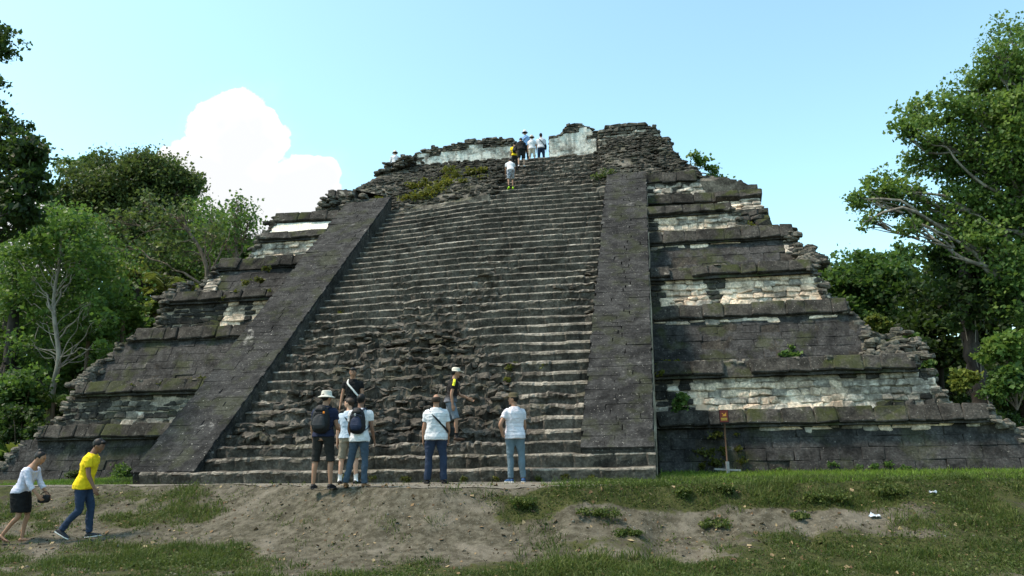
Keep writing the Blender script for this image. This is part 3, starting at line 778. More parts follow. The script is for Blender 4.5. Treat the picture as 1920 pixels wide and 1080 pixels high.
# broken corners of the terraces
for ti, T in enumerate(TIERS):
    rub = MB()
    ks = ('wall', 'apron', 'panel', 'cornice')
    for k in ks:
        z0, z1, Y0, Y1, xl0, xl1, xr0, xr1 = T[k]
        for side in (0, 1):
            if ti == 3 and side == 1: continue
            for _ in range(int((z1-max(z0, 0))*48)):
                v = random.random(); z = z0+(z1-z0)*v; 
                if z < -.05: continue
                x = (xr0+(xr1-xr0)*v+random.gauss(-.04, .08)) if side else (xl0+(xl1-xl0)*v-random.gauss(-.04, .08))
                Y = Y0+(Y1-Y0)*v+abs(random.gauss(0, .5))-.05
                put_stone((x, Y, z+T['tilt']*(x+6)), (random.uniform(.18, .45), random.uniform(.2, .4), random.uniform(.1, .2)), rz=random.gauss(0, .2))
    # stones lying on the ledges
    z0, z1, Y0, Y1, xl0, xl1, xr0, xr1 = T['cornice']
    nxt = TIERS[ti+1]['wall'] if ti < 3 else None
    for _ in range(170 if ti != 3 else 60):
        side = random.random() < .55 or ti == 2
        x = random.uniform(.2, xr1) if side else random.uniform(xl1, -12.2)
        put_stone((x, Y1+random.uniform(0, .7), z1+random.uniform(-.02, .05)+T['tilt']*(x+6)), (random.uniform(.15, .4), random.uniform(.15, .35), random.uniform(.06, .16)), rz=random.gauss(0, .3))
    # terrace above is collapsed to a slope of rubble at its outer ends
    if nxt:
        for side in (0, 1):
            if ti == 2: continue
            for _ in range(150):
                v = random.random()**1.3; q = random.random()
                if side: xa, xb = xr1, nxt[7]-.1; x = xb+(xr0+.5-xb)*random.random()
                else: xa, xb = xl1, nxt[4]+.1; x = xb-(xb-xl0+.5)*random.random()
                Y = Y1+random.uniform(.2, 1.6); z = z1+max(0, (Y-Y1-.3))*.75*random.random()
                put_stone((x, Y, z), (random.uniform(.18, .42), random.uniform(.2, .4), random.uniform(.1, .2)), rz=random.gauss(0, .3))
    o = rub.build('fallen_stones', M['rubble'], terr[ti]); o['kind'] = 'stuff'
# ================================================================== VEGETATION
def leaf_mat(name, c0, c1, c2, trans):
    t = NT(name); a = t.attr('tone'); c = t.ramp(a, (0.0, c0), (.5, c1), (1.0, c2))
    return t.pbr(c, .55, None, .25, 0, t.mix(.5, c, trans))
M['leaf_dark'] = leaf_mat('dark_green_leaf', (.014, .027, .009), (.036, .066, .017), (.09, .135, .03), (.08, .15, .02))
M['leaf_mid'] = leaf_mat('green_leaf', (.026, .058, .013), (.066, .130, .030), (.18, .25, .055), (.16, .28, .04))
M['leaf_light'] = leaf_mat('light_green_leaf', (.032, .072, .014), (.075, .145, .028), (.19, .26, .05), (.15, .26, .038))
M['leaf_yellow'] = leaf_mat('yellow_green_leaf', (.06, .09, .018), (.14, .19, .035), (.28, .30, .06), (.26, .30, .05))
M['leaf_olive'] = leaf_mat('olive_leaf', (.022, .040, .013), (.055, .088, .026), (.14, .17, .045), (.12, .17, .035))
M['moss'] = leaf_mat('moss_plant_leaf', (.035, .045, .008), (.095, .11, .016), (.21, .20, .03), (.15, .16, .02))
M['grass'] = leaf_mat('grass_blade', (.028, .042, .009), (.065, .095, .019), (.165, .18, .05), (.08, .12, .022))
M['lawn'] = leaf_mat('bright_grass_blade', (.065, .11, .014), (.13, .215, .026), (.23, .30, .045), (.16, .26, .03))
def bark(name, a, b, sc=3):
    t = NT(name); p = t.obj(); n = t.noise(t.map(p, (2, 2, .5)), sc, 5, .6); n2 = t.noise(p, 14, 4)
    return t.pbr(t.mix(t.step(n, .35, .65), a, b), .9, t.bump(n2, .5, .03), .2)
M['bark_pale'] = bark('pale_grey_bark', (.16, .14, .11), (.30, .265, .215))
M['bark_grey'] = bark('grey_bark', (.12, .105, .09), (.26, .24, .20))
M['bark_brown'] = bark('brown_bark', (.075, .055, .04), (.17, .13, .095))
M['bark_dark'] = bark('dark_bark', (.022, .019, .016), (.06, .052, .045))

def leaves(C, size, rng, droop=.3, up=.6, asp=.42):
    """4-sided leaf blades with a fold, one per point of C"""
    n = len(C); d = rng.normal(size=(n, 3)); d[:, 2] -= droop; d /= np.linalg.norm(d, axis=1)[:, None]
    nn = rng.normal(size=(n, 3)); nn[:, 2] += up*2; w = np.cross(d, nn); w /= np.linalg.norm(w, axis=1)[:, None]+1e-9
    f = np.cross(w, d)
    L = (size*rng.uniform(.45, 1.5, n))[:, None]
    a = C-d*L*.5; b = C+d*L*.5
    m = C-d*L*.05+f*L*.06
    V = np.stack([a, m+w*L*asp, b, m-w*L*asp], 1).reshape(-1, 3)
    F = np.arange(4*n).reshape(n, 4)
    return V, F
def crown(name, clumps, n_per, size, mat, parent, seed, twigs=26, spread=.23, tone0=.45, shell=.55, asp=.42, droop=.3):
    rng = np.random.default_rng(seed); VV = []; FF = []; TT = []; o = 0; tw = []
    tot = sum((np.prod(r)**(2/3)) for c, r in clumps)
    for c, r in clumps:
        c = np.asarray(c); r = np.asarray(r, float); g = np.prod(r)**(1/3); n = int(n_per*len(clumps)*np.prod(r)**(2/3)/tot)
        nt = max(6, int(twigs)); u = rng.normal(size=(nt, 3)); u /= np.linalg.norm(u, axis=1)[:, None]
        q = u*(shell+(1-shell)*rng.uniform(0, 1, (nt, 1))**.6)*rng.uniform(.55, 1.12, (nt, 1))
        T = c+q*r; tw.append((c, T))
        i = rng.integers(0, nt, n); wgt = rng.normal(0, 1, (n, 3))*[1, 1, .6]*spread*g*rng.uniform(.5, 1.3, nt)[i][:, None]
        P = T[i]+wgt
        tone = tone0+rng.normal(0, .14, nt)[i]+rng.normal(0, .13, n)+.08*q[i][:, 2]
        V, F = leaves(P, size*rng.uniform(.8, 1.15), rng, droop=droop, asp=asp)
        VV.append(V); FF.append(F+o); o += len(V); TT.append(np.repeat(np.clip(tone, 0, 1), 4))
    me = mesh(name, np.concatenate(VV), np.concatenate(FF), [M[mat]], None, False, {'tone': np.concatenate(TT)})
    return link(name, me, parent), tw
def limb(mb, a, b, r0, r1, rng, sag=.1, k=6, n=6, wob=.05):
    a = np.asarray(a, float); b = np.asarray(b, float); L = np.linalg.norm(b-a)
    t = np.linspace(0, 1, n)[:, None]; P = a+(b-a)*t; P[:, 2] += (np.sin(PI*t[:, 0]))*sag*L; P[1:-1] += rng.normal(0, wob*L, (n-2, 3))
    mb.tube(spline(P, 3), np.linspace(r0, r1, (n-1)*3-2 if False else len(spline(P, 3))), k)
def tree(name, label, group, trunk, r0, r1, clumps, n_leaf, leaf, lm, bm, seed, twigs=26, spread=.23, tone0=.45, twiglimbs=.35, limb_r=.35, sag=.06, asp=.42, cat='tree', extra=None, shell=.55, droop=.3):
    """clumps in world coordinates"""
    rng = np.random.default_rng(seed); base = np.asarray(trunk[0], float)
    root = tag(empty(name, tuple(base)), label, cat, group); L = lambda p: np.asarray(p, float)-base
    tp = spline([L(p) for p in trunk], 6); mb = MB(); rad = np.linspace(r0, r1, len(tp)); rad[0] *= 1.35
    mb.tube(tp, rad, 9); mb.build('trunk', M[bm], root, True)
    cl = [(L(c), r) for c, r in clumps]
    cr, tw = crown('crown', cl, n_leaf, leaf, lm, root, seed, twigs, spread, tone0, shell, asp, droop)
    mb = MB()
    for c, T in tw:
        i = int(np.clip(np.argmin(np.linalg.norm(tp-c, axis=1)) - len(tp)*.18, len(tp)*.3, len(tp)-2))
        s = max(rad[i]*limb_r, .02); limb(mb, tp[i], c, s, s*.4, rng, sag)
        for q in T[:int(len(T)*twiglimbs)]: limb(mb, c+(tp[i]-c)*rng.uniform(0, .35), q, s*.38, .008, rng, .04, 4, 4)
    for (a, b, ra, rb) in (extra or []): limb(mb, L(a), L(b), ra, rb, rng, .05, 6, 7, .03)
    mb.build('branches', M[bm], root, True)
    return root
def cl(Y, *pts, fl=.85, dj=.5, seed=0):
    """crown clumps from (px, py, radius px) at depth Y"""
    r_ = random.Random(seed+int(Y*10)); out = []
    for (px, py, r) in pts:
        c = at(px, py, Y+r_.uniform(-dj, dj)*2); s = r*np.linalg.norm(c-CAMP)/FPX
        out.append((c, (s, s*1.05, s*fl)))
    return out
G0 = lambda px, Y, z=-.1: np.array([at(px, 700, Y)[0], Y, z])

# ---- left side
tree('broadleaf_tree', 'dark glossy big-leaved tree reaching in from the left edge', 'tall jungle trees around the pyramid', [G0(-190, 17), at(-170, 600, 17), at(-120, 330, 17), at(-80, 150, 17)], .28, .1,
     cl(17, (-8, 85, 32), (-30, 60, 30), (2, 250, 45), (48, 285, 40), (62, 300, 26), (20, 330, 58), (60, 345, 36), (-20, 300, 60), (30, 395, 36), (48, 410, 22), (-10, 420, 34), (-60, 380, 60), (-60, 200, 60), dj=.3), 1000, .16, 'leaf_dark', 'bark_dark', 11, 30, .2, .34, .2, asp=.3, droop=.7)
tree('jungle_tree', 'great dark domed tree rising highest in the forest left of the pyramid', 'tall jungle trees around the pyramid', [G0(250, 46), at(240, 600, 46), at(235, 450, 46), at(230, 380, 46)], .6, .25,
     cl(46, (135, 365, 55), (190, 345, 60), (250, 340, 62), (300, 335, 50), (340, 345, 40), (265, 312, 28), (225, 400, 80), (300, 400, 70), (140, 420, 60), (180, 460, 70), (280, 460, 80), (355, 350, 22), (240, 350, 60)), 5200, .21, 'leaf_olive', 'bark_grey', 12, 40, .24, .46, .15)
tree('jungle_tree', 'bluish green rounded tree just behind the top of the great domed tree', 'tall jungle trees around the pyramid', [G0(300, 52), at(300, 600, 52), at(290, 430, 52)], .5, .2,
     cl(52, (262, 310, 24), (285, 325, 34), (318, 335, 34), (345, 345, 26), (322, 370, 40), (130, 318, 22), (170, 315, 26)), 2600, .22, 'leaf_mid', 'bark_grey', 13, 30, .2, .3, .25)
tree('slender_tree', 'slender pale-trunked tree with airy light green leaves beside the left corner', None, [at(92, 790, 25.5)+[0, 0, -1.2], at(97, 740, 25.5), at(110, 670, 25.5), at(101, 590, 25.5), at(103, 540, 25.5), at(112, 480, 25.5), at(113, 410, 25.5)], .125, .03,
     cl(25.4, (60, 455, 36), (110, 430, 44), (145, 415, 38), (160, 470, 36), (95, 480, 30), (22, 482, 24), (60, 525, 20), (172, 568, 24), (195, 652, 20), (42, 640, 20), (150, 495, 26), (200, 600, 22), (70, 590, 18), dj=.2)+cl(27.3, (60, 480, 42), (110, 440, 52), (140, 420, 40), (155, 470, 45), (185, 500, 50), (60, 540, 42), (140, 540, 46), (25, 520, 36), (215, 560, 48), (190, 610, 46), (140, 600, 36), (40, 590, 40), (205, 640, 34), (20, 620, 30), (150, 640, 34), (60, 660, 40), (30, 560, 40), (200, 680, 26), dj=.35), 560, .15, 'leaf_light', 'bark_pale', 14, 26, .34, .42, .15, .18, .1,
     extra=[(at(104, 585, 25.5), at(70, 530, 25.4), .045, .02), (at(70, 530, 25.4), at(20, 480, 25.4), .022, .008), (at(106, 640, 25.5), at(175, 570, 25.5), .035, .012), (at(110, 670, 25.5), at(190, 655, 25.4), .03, .01), (at(110, 668, 25.5), at(45, 645, 25.4), .03, .01), (at(102, 575, 25.5), at(150, 490, 25.6), .04, .012)])
tree('bare_branched_tree', 'sparse tree with many thin brown stems near the upper left terraces', 'thin half bare trees left of the pyramid', [G0(455, 39, 2), at(452, 560, 39), at(445, 500, 39), at(440, 440, 39)], .16, .05,
     cl(39, (440, 400, 40), (400, 420, 42), (460, 440, 36), (420, 460, 46), (380, 440, 36), (470, 410, 22), (360, 480, 40), (430, 510, 36), (445, 380, 20)), 230, .2, 'leaf_mid', 'bark_brown', 15, 30, .34, .35, .9, .5, .12)
tree('bare_branched_tree', 'leaning reddish brown tree with bare limbs spreading over the palms', 'thin half bare trees left of the pyramid', [G0(390, 35, 1.5), at(388, 560, 35), at(384, 490, 35), at(350, 430, 35), at(300, 385, 35)], .17, .04,
     cl(35, (270, 380, 30), (310, 420, 36), (340, 400, 34), (230, 420, 30), (330, 470, 40), (200, 480, 26), (290, 470, 36), (400, 440, 30)), 260, .2, 'leaf_olive', 'bark_brown', 16, 22, .32, .55, .9, .5,
     extra=[(at(386, 540, 35), at(300, 490, 34.6), .08, .03), (at(300, 490, 34.6), at(180, 470, 34.4), .04, .01), (at(388, 550, 35), at(430, 430, 35.3), .07, .02), (at(384, 490, 35), at(395, 380, 35.2), .05, .01)])
for i, (lab, px, Y, cs, n, lf, mt, tn) in enumerate([
    ('shadowy dark tree filling the gap behind the pale slender trunk', 90, 38, [(30, 590, 80), (110, 600, 80), (180, 560, 70), (60, 690, 80), (150, 680, 80), (210, 640, 60), (20, 500, 60), (100, 520, 60)], 1500, .26, 'leaf_dark', .25),
    ('dark dense tree below the great domed tree, left of the palms', 240, 42, [(190, 520, 70), (250, 530, 70), (300, 500, 60), (350, 520, 60), (240, 590, 70), (180, 600, 50), (390, 510, 50)], 1500, .28, 'leaf_dark', .33),
    ('light green leafy tree at the left edge, half way up the photo', 10, 28, [(10, 600, 50), (40, 640, 44), (-20, 660, 60), (20, 560, 36), (50, 690, 36), (5, 480, 34)], 900, .17, 'leaf_light', .35),
    ('small dark tree showing just over the stepped ledge at upper left', 470, 44, [(470, 480, 36), (500, 475, 24), (440, 500, 40), (520, 480, 20)], 900, .28, 'leaf_mid', .3),
    ('dark low tree crowding the left edge below the slender tree', 20, 27, [(-20, 760, 50), (30, 800, 40), (70, 770, 36), (5, 850, 36), (-30, 850, 50), (60, 820, 26), (110, 740, 26), (0, 700, 46)], 900, .17, 'leaf_dark', .4),
    ('dense green tree rising behind the left shoulder of the pyramid', 410, 43, [(400, 425, 50), (350, 445, 56), (440, 465, 46), (472, 500, 30), (420, 520, 54), (360, 520, 50), (320, 480, 50), (455, 420, 26)], 1700, .2, 'leaf_mid', .3),
    ('yellowish tree lit between the dark crowns behind the bare limbs', 250, 40, [(195, 508, 26), (235, 512, 28), (270, 505, 24)], 420, .2, 'leaf_yellow', .25)]):
    tree('leafy_tree', lab, 'forest trees on the left of the pyramid', [G0(px, Y), at(px, 650, Y), at(px+8, 560, Y), at(px+5, 500, Y)], .3, .1, cl(Y, *cs, seed=i), n, lf, mt, 'bark_dark', 30+i, 30, .24, tn, .12)
def bush(label, px, py, Y, rx, n, leaf, mt, tone, seed, group='bushes at the edge of the clearing', zb=None, name='bush', spread=.3):
    c = at(px, py, Y); s = rx*np.linalg.norm(c-CAMP)/FPX; r = random.Random(seed)
    zb = (c[2]-s) if zb is None else zb
    base = np.array([c[0], c[1], zb]); root = tag(empty(name, tuple(base)), label, 'bush', group)
    cs = []
    for i in range(7):
        a = r.uniform(0, 2*PI); q = r.uniform(.1, .75); cs.append((c-base+np.array([math.cos(a)*q*s, math.sin(a)*q*s*.7, r.uniform(-.5, .45)*s]), np.array([.45, .45, .4])*s*r.uniform(.7, 1.1)))
    cr, tw = crown('foliage', cs, n, leaf, mt, root, seed, 18, spread, tone)
    mb = MB(); rng = np.random.default_rng(seed)
    for c_, T in tw: limb(mb, (0, 0, 0), c_, .03, .01, rng, .05, 5, 4)
    mb.build('stems', M['bark_brown'], root, True)
for i, a in enumerate([
    ('dark green bush at the left edge below the slender tree', 30, 730, 24.5, 60, 520, .16, 'leaf_mid', .25),
    ('shadowed low bush against the lower left terrace corner', 40, 800, 23, 46, 420, .13, 'leaf_dark', .4),
    ('leafy bush behind the slender trunk foot', 130, 700, 29, 50, 420, .17, 'leaf_mid', .3),
    ('fresh green bush along the stepped left silhouette below the palms', 235, 600, 31, 42, 420, .17, 'leaf_light', .35),
    ('mid green bush filling the gap under the palms at the left slope', 262, 612, 32, 34, 400, .17, 'leaf_mid', .3),
    ('dark bush low behind the slender pale trunk and the rubble corner', 118, 770, 26.5, 34, 380, .14, 'leaf_dark', .4),
    ('yellowish green bush on the left slope next to the palms', 290, 575, 33, 26, 300, .16, 'leaf_yellow', .3),
    ('light green bush between slender tree and left terrace edge', 165, 655, 30, 36, 320, .16, 'leaf_light', .3)]):
    bush(*a[:5], *a[5:], 50+i)
def palm(label, px, py, Y, Lpx, n, seed, mt='leaf_yellow', tone=.35, group='palms beside the left terraces'):
    rng = np.random.default_rng(seed); c = at(px, py, Y); L = Lpx*np.linalg.norm(c-CAMP)/FPX; base = c+[0, 0, -2.2]
    root = tag(empty('palm', tuple(base)), label, 'palm', group); o = np.array([0, 0, 2.2])
    mb = MB(); mb.tube([(0, 0, 0), (.03, 0, 1.1), o], [.1, .08, .07], 7); mb.build('trunk', M['bark_brown'], root, True)
    for k in range(n):
        a = 2*PI*k/n+rng.uniform(-.3, .3); e = rng.uniform(.5, 1.15); l = L*rng.uniform(.8, 1.15)
        t = np.linspace(0, 1, 14); h = np.array([math.cos(a), math.sin(a), 0])
        P = o+h*(np.cos(e)*l*t[:, None]*1.1)+np.outer(np.sin(e)*l*t-.62*l*t**2.2, [0, 0, 1])
        f = MB(); tn = np.clip(tone+rng.normal(0, .12), 0, 1); f.tube(P, np.linspace(.022, .005, 14), 4, a=tn)
        s_ = np.cross(h, [0, 0, 1])
        T = np.linspace(.1, 1, 22)
        for q in T:
            p = np.array([np.interp(q, t, P[:, j]) for j in range(3)]); ll = l*.34*math.sin(PI*min(.12+.88*q, .97))**.6+.05
            for sd in (-1, 1):
                d = norm(s_*sd*1+h*.55+np.array([0, 0, -.35+rng.normal(0, .12)])); w = norm(np.cross(d, [0, 0, 1]))*l*.022
                f.add([p, p+d*ll*.5+w, p+d*ll, p+d*ll*.5-w], [[0, 1, 2, 3]], 0, np.clip(tn+rng.normal(0, .08), 0, 1))
        f.build('frond', M[mt], root)
palm('bright yellow green palm, larger one above the left slope', 310, 540, 29.5, 66, 12, 1)
palm('yellow green palm close behind the pale corner stones on the left', 368, 545, 30, 52, 10, 2, tone=.3)
palm('green palm lower down among the bushes on the left slope', 232, 585, 28, 58, 10, 3, 'leaf_light', .4)
palm('small dark palm beside the slender pale trunk', 165, 640, 27, 50, 9, 4, 'leaf_light', .25)
palm('low palm with drooping fronds at the foot of the slender pale trunk', 100, 755, 25, 42, 8, 5, 'leaf_light', .25)
def broad_plant(label, px, py, Y, Lpx, n, seed, mt, tone, group='broad-leaved plants at the left corner'):
    rng = np.random.default_rng(seed); c = at(px, py, Y); L = Lpx*np.linalg.norm(c-CAMP)/FPX
    root = tag(empty('broad_leaved_plant', tuple(c)), label, 'plant', group)
    for k in range(n):
        a = 2*PI*k/n+rng.uniform(-.4, .4); e = rng.uniform(.7, 1.3); l = L*rng.uniform(.7, 1.2); t = np.linspace(0, 1, 7); h = np.array([math.cos(a), math.sin(a), 0]); s_ = np.cross(h, [0, 0, 1])
        P = h*(np.cos(e)*l*t[:, None])+np.outer(np.sin(e)*l*t-.35*l*t**2.5, [0, 0, 1]); w = l*.14*np.sin(PI*np.clip(t*.9+.08, 0, 1))
        V = np.stack([P-s_*w[:, None]+[0, 0, .02], P, P+s_*w[:, None]+[0, 0, .02]], 1).reshape(-1, 3); f = MB(); f.add(V, gridf(7, 3), 0, np.clip(tone+rng.normal(0, .15), 0, 1)); f.build('leaf', M[mt], root, True)
broad_plant('light green broad-leaved plant at the foot of the left corner', 30, 868, 22.3, 52, 9, 1, 'leaf_yellow', .3)
broad_plant('small yellow green broad-leaved plant by the left photo edge', 4, 858, 23.0, 44, 8, 2, 'leaf_light', .5)
bush('low dark creeper heap on the lawn at the foot of the left wall', 225, 889, 20.5, 24, 420, .06, 'leaf_mid', .2, 71, None, 0, 'creeper_heap', .4)
bush('dry trailing weeds against the left wall beside the creeper heap', 140, 893, 20.7, 14, 200, .05, 'leaf_olive', .4, 72, None, 0, 'creeper_heap', .4)

# ---- right side
tree('spreading_tree', 'huge spreading tree with feathery light green crown overhanging on the right', 'tall jungle trees around the pyramid', [G0(2010, 27), at(1985, 640, 27), at(1960, 480, 27), at(1940, 330, 27), at(1915, 170, 27)], .42, .14,
     cl(27, (1895, 62, 36), (1915, 110, 50), (1870, 100, 30), (1815, 170, 36), (1800, 215, 40), (1850, 190, 45), (1845, 240, 45), (1900, 200, 44), (1722, 215, 34), (1692, 240, 26), (1740, 250, 38), (1775, 290, 46), (1728, 300, 36), (1830, 300, 50), (1890, 300, 55), (1650, 350, 30), (1612, 375, 26), (1660, 385, 34), (1625, 415, 20), (1700, 360, 34), (1740, 400, 36), (1705, 425, 22), (1800, 370, 46), (1860, 390, 50), (1905, 430, 55), (1820, 440, 40), (1950, 260, 60), (1960, 120, 60), (1890, 500, 45), (1950, 380, 70), (1850, 320, 50), (1890, 360, 55), (1840, 470, 50), (1900, 560, 50), (1780, 430, 36), (1800, 260, 40), (1880, 160, 50), (1905, 280, 50)),
     1280, .125, 'leaf_mid', 'bark_grey', 21, 30, .25, .62, .3, .34, .05,
     extra=[(at(1975, 560, 27), at(1870, 520, 26.6), .15, .1), (at(1870, 520, 26.6), at(1800, 455, 26.4), .1, .05), (at(1800, 455, 26.4), at(1690, 410, 26.2), .05, .02), (at(1860, 515, 26.6), at(1780, 480, 26.2), .07, .02), (at(1950, 420, 27), at(1850, 350, 26.5), .1, .04), (at(1850, 350, 26.5), at(1740, 260, 26.3), .05, .02), (at(1940, 330, 27), at(1830, 200, 26.6), .08, .03), (at(1925, 480, 27), at(1820, 400, 26.5), .06, .02)])
for i, (lab, px, Y, cs, n, lf, mt, tn) in enumerate([
    ('dark dense tree right behind the top right terrace corner', 1610, 40, [(1570, 520, 42), (1610, 505, 42), (1640, 530, 56), (1590, 560, 50), (1660, 490, 30), (1690, 540, 50), (1640, 590, 60), (1545, 510, 24), (1700, 480, 28)], 1300, .22, 'leaf_mid', .27),
    ('very dark tree in shade under the huge spreading crown', 1760, 36, [(1740, 560, 60), (1800, 540, 60), (1760, 620, 70), (1850, 560, 60), (1720, 640, 50), (1840, 640, 60), (1780, 490, 40)], 1300, .22, 'leaf_dark', .3),
    ('dark tree filling the far right edge behind the bushes', 1920, 33, [(1900, 560, 60), (1940, 640, 70), (1890, 700, 60), (1920, 760, 50), (1950, 500, 60), (1850, 720, 46)], 1300, .2, 'leaf_dark', .28),
    ('shadowed tree low behind the right terraces', 1740, 44, [(1680, 650, 50), (1740, 680, 60), (1800, 700, 60), (1850, 760, 50), (1660, 610, 40)], 1100, .25, 'leaf_dark', .25)]):
    tree('leafy_tree', lab, 'forest trees on the right of the pyramid', [G0(px, Y), at(px, 720, Y), at(px+6, 640, Y), at(px+4, 560, Y)], .3, .1, cl(Y, *cs, seed=20+i), n, lf, mt, 'bark_dark', 40+i, 32, .24, tn, .12)
# big dark trunk hung with dead creepers
def vine_trunk():
    b = G0(1835, 27.5); root = tag(empty('creeper_hung_trunk', tuple(b)), 'thick dark tree trunk hung with dead creepers right of the pyramid', 'tree')
    rng = np.random.default_rng(5); L = lambda p: np.asarray(p)-b
    mb = MB(); P = spline([L(b), L(at(1842, 760, 27.5)), L(at(1828, 680, 27.5)), L(at(1815, 600, 27.5)), L(at(1812, 520, 27.5)), L(at(1815, 440, 27.5))], 6); mb.tube(P, np.linspace(.34, .2, len(P))*(1+.12*rng.normal(size=len(P))), 10); mb.build('trunk', M['bark_dark'], root, True)
    for k in range(16):
        q = rng.integers(8, len(P)-2); a = rng.uniform(0, 2*PI); s = P[q]+np.array([math.cos(a), math.sin(a), 0])*.27; l = rng.uniform(.8, 2.2)
        v = MB(); v.tube([s, s+[rng.normal(0, .08), rng.normal(0, .05), -l*.5], s+[rng.normal(0, .15), rng.normal(0, .1), -l]], [.03, .022, .01], 5); v.build('creeper', M['bark_grey'], root, True)
    cs = [(np.asarray(c)-b, r) for c, r in cl(27.5, (1800, 470, 50), (1850, 500, 50), (1790, 540, 40), (1880, 560, 46), (1830, 560, 40), (1805, 600, 26))]
    crown('crown', cs, 700, .17, 'leaf_dark', root, 77, 26, .22, .35)
vine_trunk()
for i, a in enumerate([
    ('bright light green bush at the right edge under the dark trees', 1885, 650, 24.6, 46, 420, .14, 'leaf_light', .6),
    ('green bush low at the right edge above the wall end', 1900, 720, 24.2, 40, 380, .13, 'leaf_mid', .35),
    ('small yellow bush beside the creeper hung trunk', 1812, 712, 25.5, 24, 260, .12, 'leaf_yellow', .45),
    ('yellow green bush behind the third right ledge', 1645, 615, 29, 30, 360, .14, 'leaf_yellow', .15),
    ('fresh green bush stepping down behind the right terrace ends', 1690, 655, 27, 34, 380, .14, 'leaf_light', .3),
    ('green bush behind the lowest right cornice end', 1735, 700, 26, 26, 300, .13, 'leaf_mid', .4),
    ('dark low bush at the outer foot of the right wall', 1880, 795, 24.8, 36, 320, .12, 'leaf_dark', .5)]):
    bush(*a, 90+i, 'bushes right of the pyramid')
def sapling():
    b = at(1290, 330, 33.5); root = tag(empty('sapling', tuple(b)), 'young round-leaved sapling growing from the right shoulder of the ruin', 'sapling'); rng = np.random.default_rng(3)
    L = lambda x, y: at(x, y, 32.6)-b
    mb = MB(); tips = [(1303, 292), (1318, 300), (1325, 312), (1340, 318), (1350, 335), (1335, 330), (1310, 305)]
    for t in tips: limb(mb, (0, 0, 0), L(*t), .03, .012, rng, .1, 5, 5)
    mb.build('stems', M['bark_grey'], root, True)
    crown('crown', [(L(*t), np.array([1, 1, .7])*.27) for t in tips], 130, .13, 'leaf_mid', root, 8, 9, .4, .65)
sapling()
# far forest that closes the gaps
def far_forest():
    rng = np.random.default_rng(9); cs = []
    for px in range(-260, 560, 44): cs.append((at(px+rng.uniform(-15, 15), rng.uniform(560, 610), 66), (3.4, 3.4, 3.4)))
    for px in range(-260, 560, 44): cs.append((at(px+rng.uniform(-15, 15), rng.uniform(690, 760), 64), (3.8, 3.4, 3.8)))
    for px in range(1480, 2200, 44): cs.append((at(px+rng.uniform(-15, 15), rng.uniform(540, 590), 66), (3.4, 3.4, 3.2)))
    for px in range(1480, 2200, 44): cs.append((at(px+rng.uniform(-15, 15), rng.uniform(680, 760), 62), (3.8, 3.4, 3.8)))
    o, _ = crown('far_forest', cs, 620, .55, 'leaf_dark', None, 55, 40, .2, .25)
    tag(o, 'dark mass of jungle beyond the pyramid', None, kind='stuff')
far_forest()

# ---- plants on the ruin
def weed(label, pts, leaf, n, mt, seed, tone=.5, fl=.6, group='weeds growing on the ruin'):
    """one patch; leaves bridge between its clumps so that it reads as one plant cover"""
    cs = []; P = [at(px, py, Y) for px, py, Y, r in pts]
    for c, (px, py, Y, r) in zip(P, pts): s = r*np.linalg.norm(c-CAMP)/FPX; cs.append((c, np.array([s, s*.8, s*fl])))
    b = cs[0][0]; o, _ = crown('weed_patch', [(c-b, r) for c, r in cs], n, leaf, mt, None, seed, 14, .38, tone); o.location = tuple(b)
    tag(o, label, 'weeds', group)
    if len(pts) > 1: o['kind'] = 'stuff'
def my(X, z): return 28.8+(z-10.85)/.8
mossy = [(770, 372, 29.25, 14), (795, 372, 29.3, 18), (815, 360, 29.6, 18), (832, 345, 29.9, 14), (850, 330, 30.3, 13), (868, 345, 30.0, 12), (880, 322, 30.5, 11), (900, 335, 30.3, 10), (842, 318, 30.7, 10), (800, 345, 29.9, 12), (775, 350, 29.8, 9), (905, 318, 30.7, 7)]
weed('broad yellow green moss patch on the rubble left of the upper steps', [(x, y, Y, r*1.25) for x, y, Y, r in mossy], .095, 420, 'moss', 1, .6, .6)
weed('small tuft at the head of the left balustrade', [(710, 375, 28.9, 11), (720, 388, 28.7, 7)], .08, 150, 'moss', 2, .5)
weed('rusty olive tuft on the rubble right of the upper steps', [(1135, 327, 29.0, 13), (1120, 333, 29.0, 9), (1148, 322, 29.2, 8)], .08, 160, 'leaf_olive', 3, .75)
weed('tuft beside the upper end of the left balustrade steps', [(693, 434, 27.9, 7), (688, 442, 27.7, 5)], .07, 110, 'moss', 4, .4)
weed('round tuft high on the left third of the staircase', [(643, 588, 22.5, 8), (648, 582, 22.6, 5)], .06, 130, 'moss', 5, .35)
weed('tiny bright tuft in the worn middle of the stairs', [(893, 559, 23.4, 6)], .05, 100, 'moss', 6, .6)
weed('moss streak in the worn stairs right of centre', [(925, 645, 20.9, 9), (945, 640, 21.0, 8), (958, 650, 20.8, 7)], .05, 130, 'moss', 7, .45)
weed('moss cushions beside the intact right steps', [(955, 690, 19.7, 9), (965, 682, 19.8, 7), (1018, 686, 19.7, 8), (950, 712, 19.2, 7)], .05, 130, 'moss', 8, .4)
weed('grassy tuft on the ledge next to the right balustrade', [(1250, 684, 21.9, 14), (1235, 688, 21.8, 10), (1265, 682, 21.9, 10), (1240, 700, 21.3, 8)], .09, 170, 'moss', 9, .55, .5)
weed('leafy bush sprouting from the lower right stone panel', [(1275, 760, 21.3, 15), (1278, 745, 21.3, 11), (1268, 772, 21.3, 10), (1285, 772, 21.3, 8)], .10, 130, 'leaf_mid', 10, .6, .9)
weed('green sprig on the smooth wall above the lower right cornice', [(1475, 663, 22.7, 10), (1490, 668, 22.7, 9), (1485, 652, 22.8, 6)], .10, 90, 'leaf_mid', 11, .5, .8)
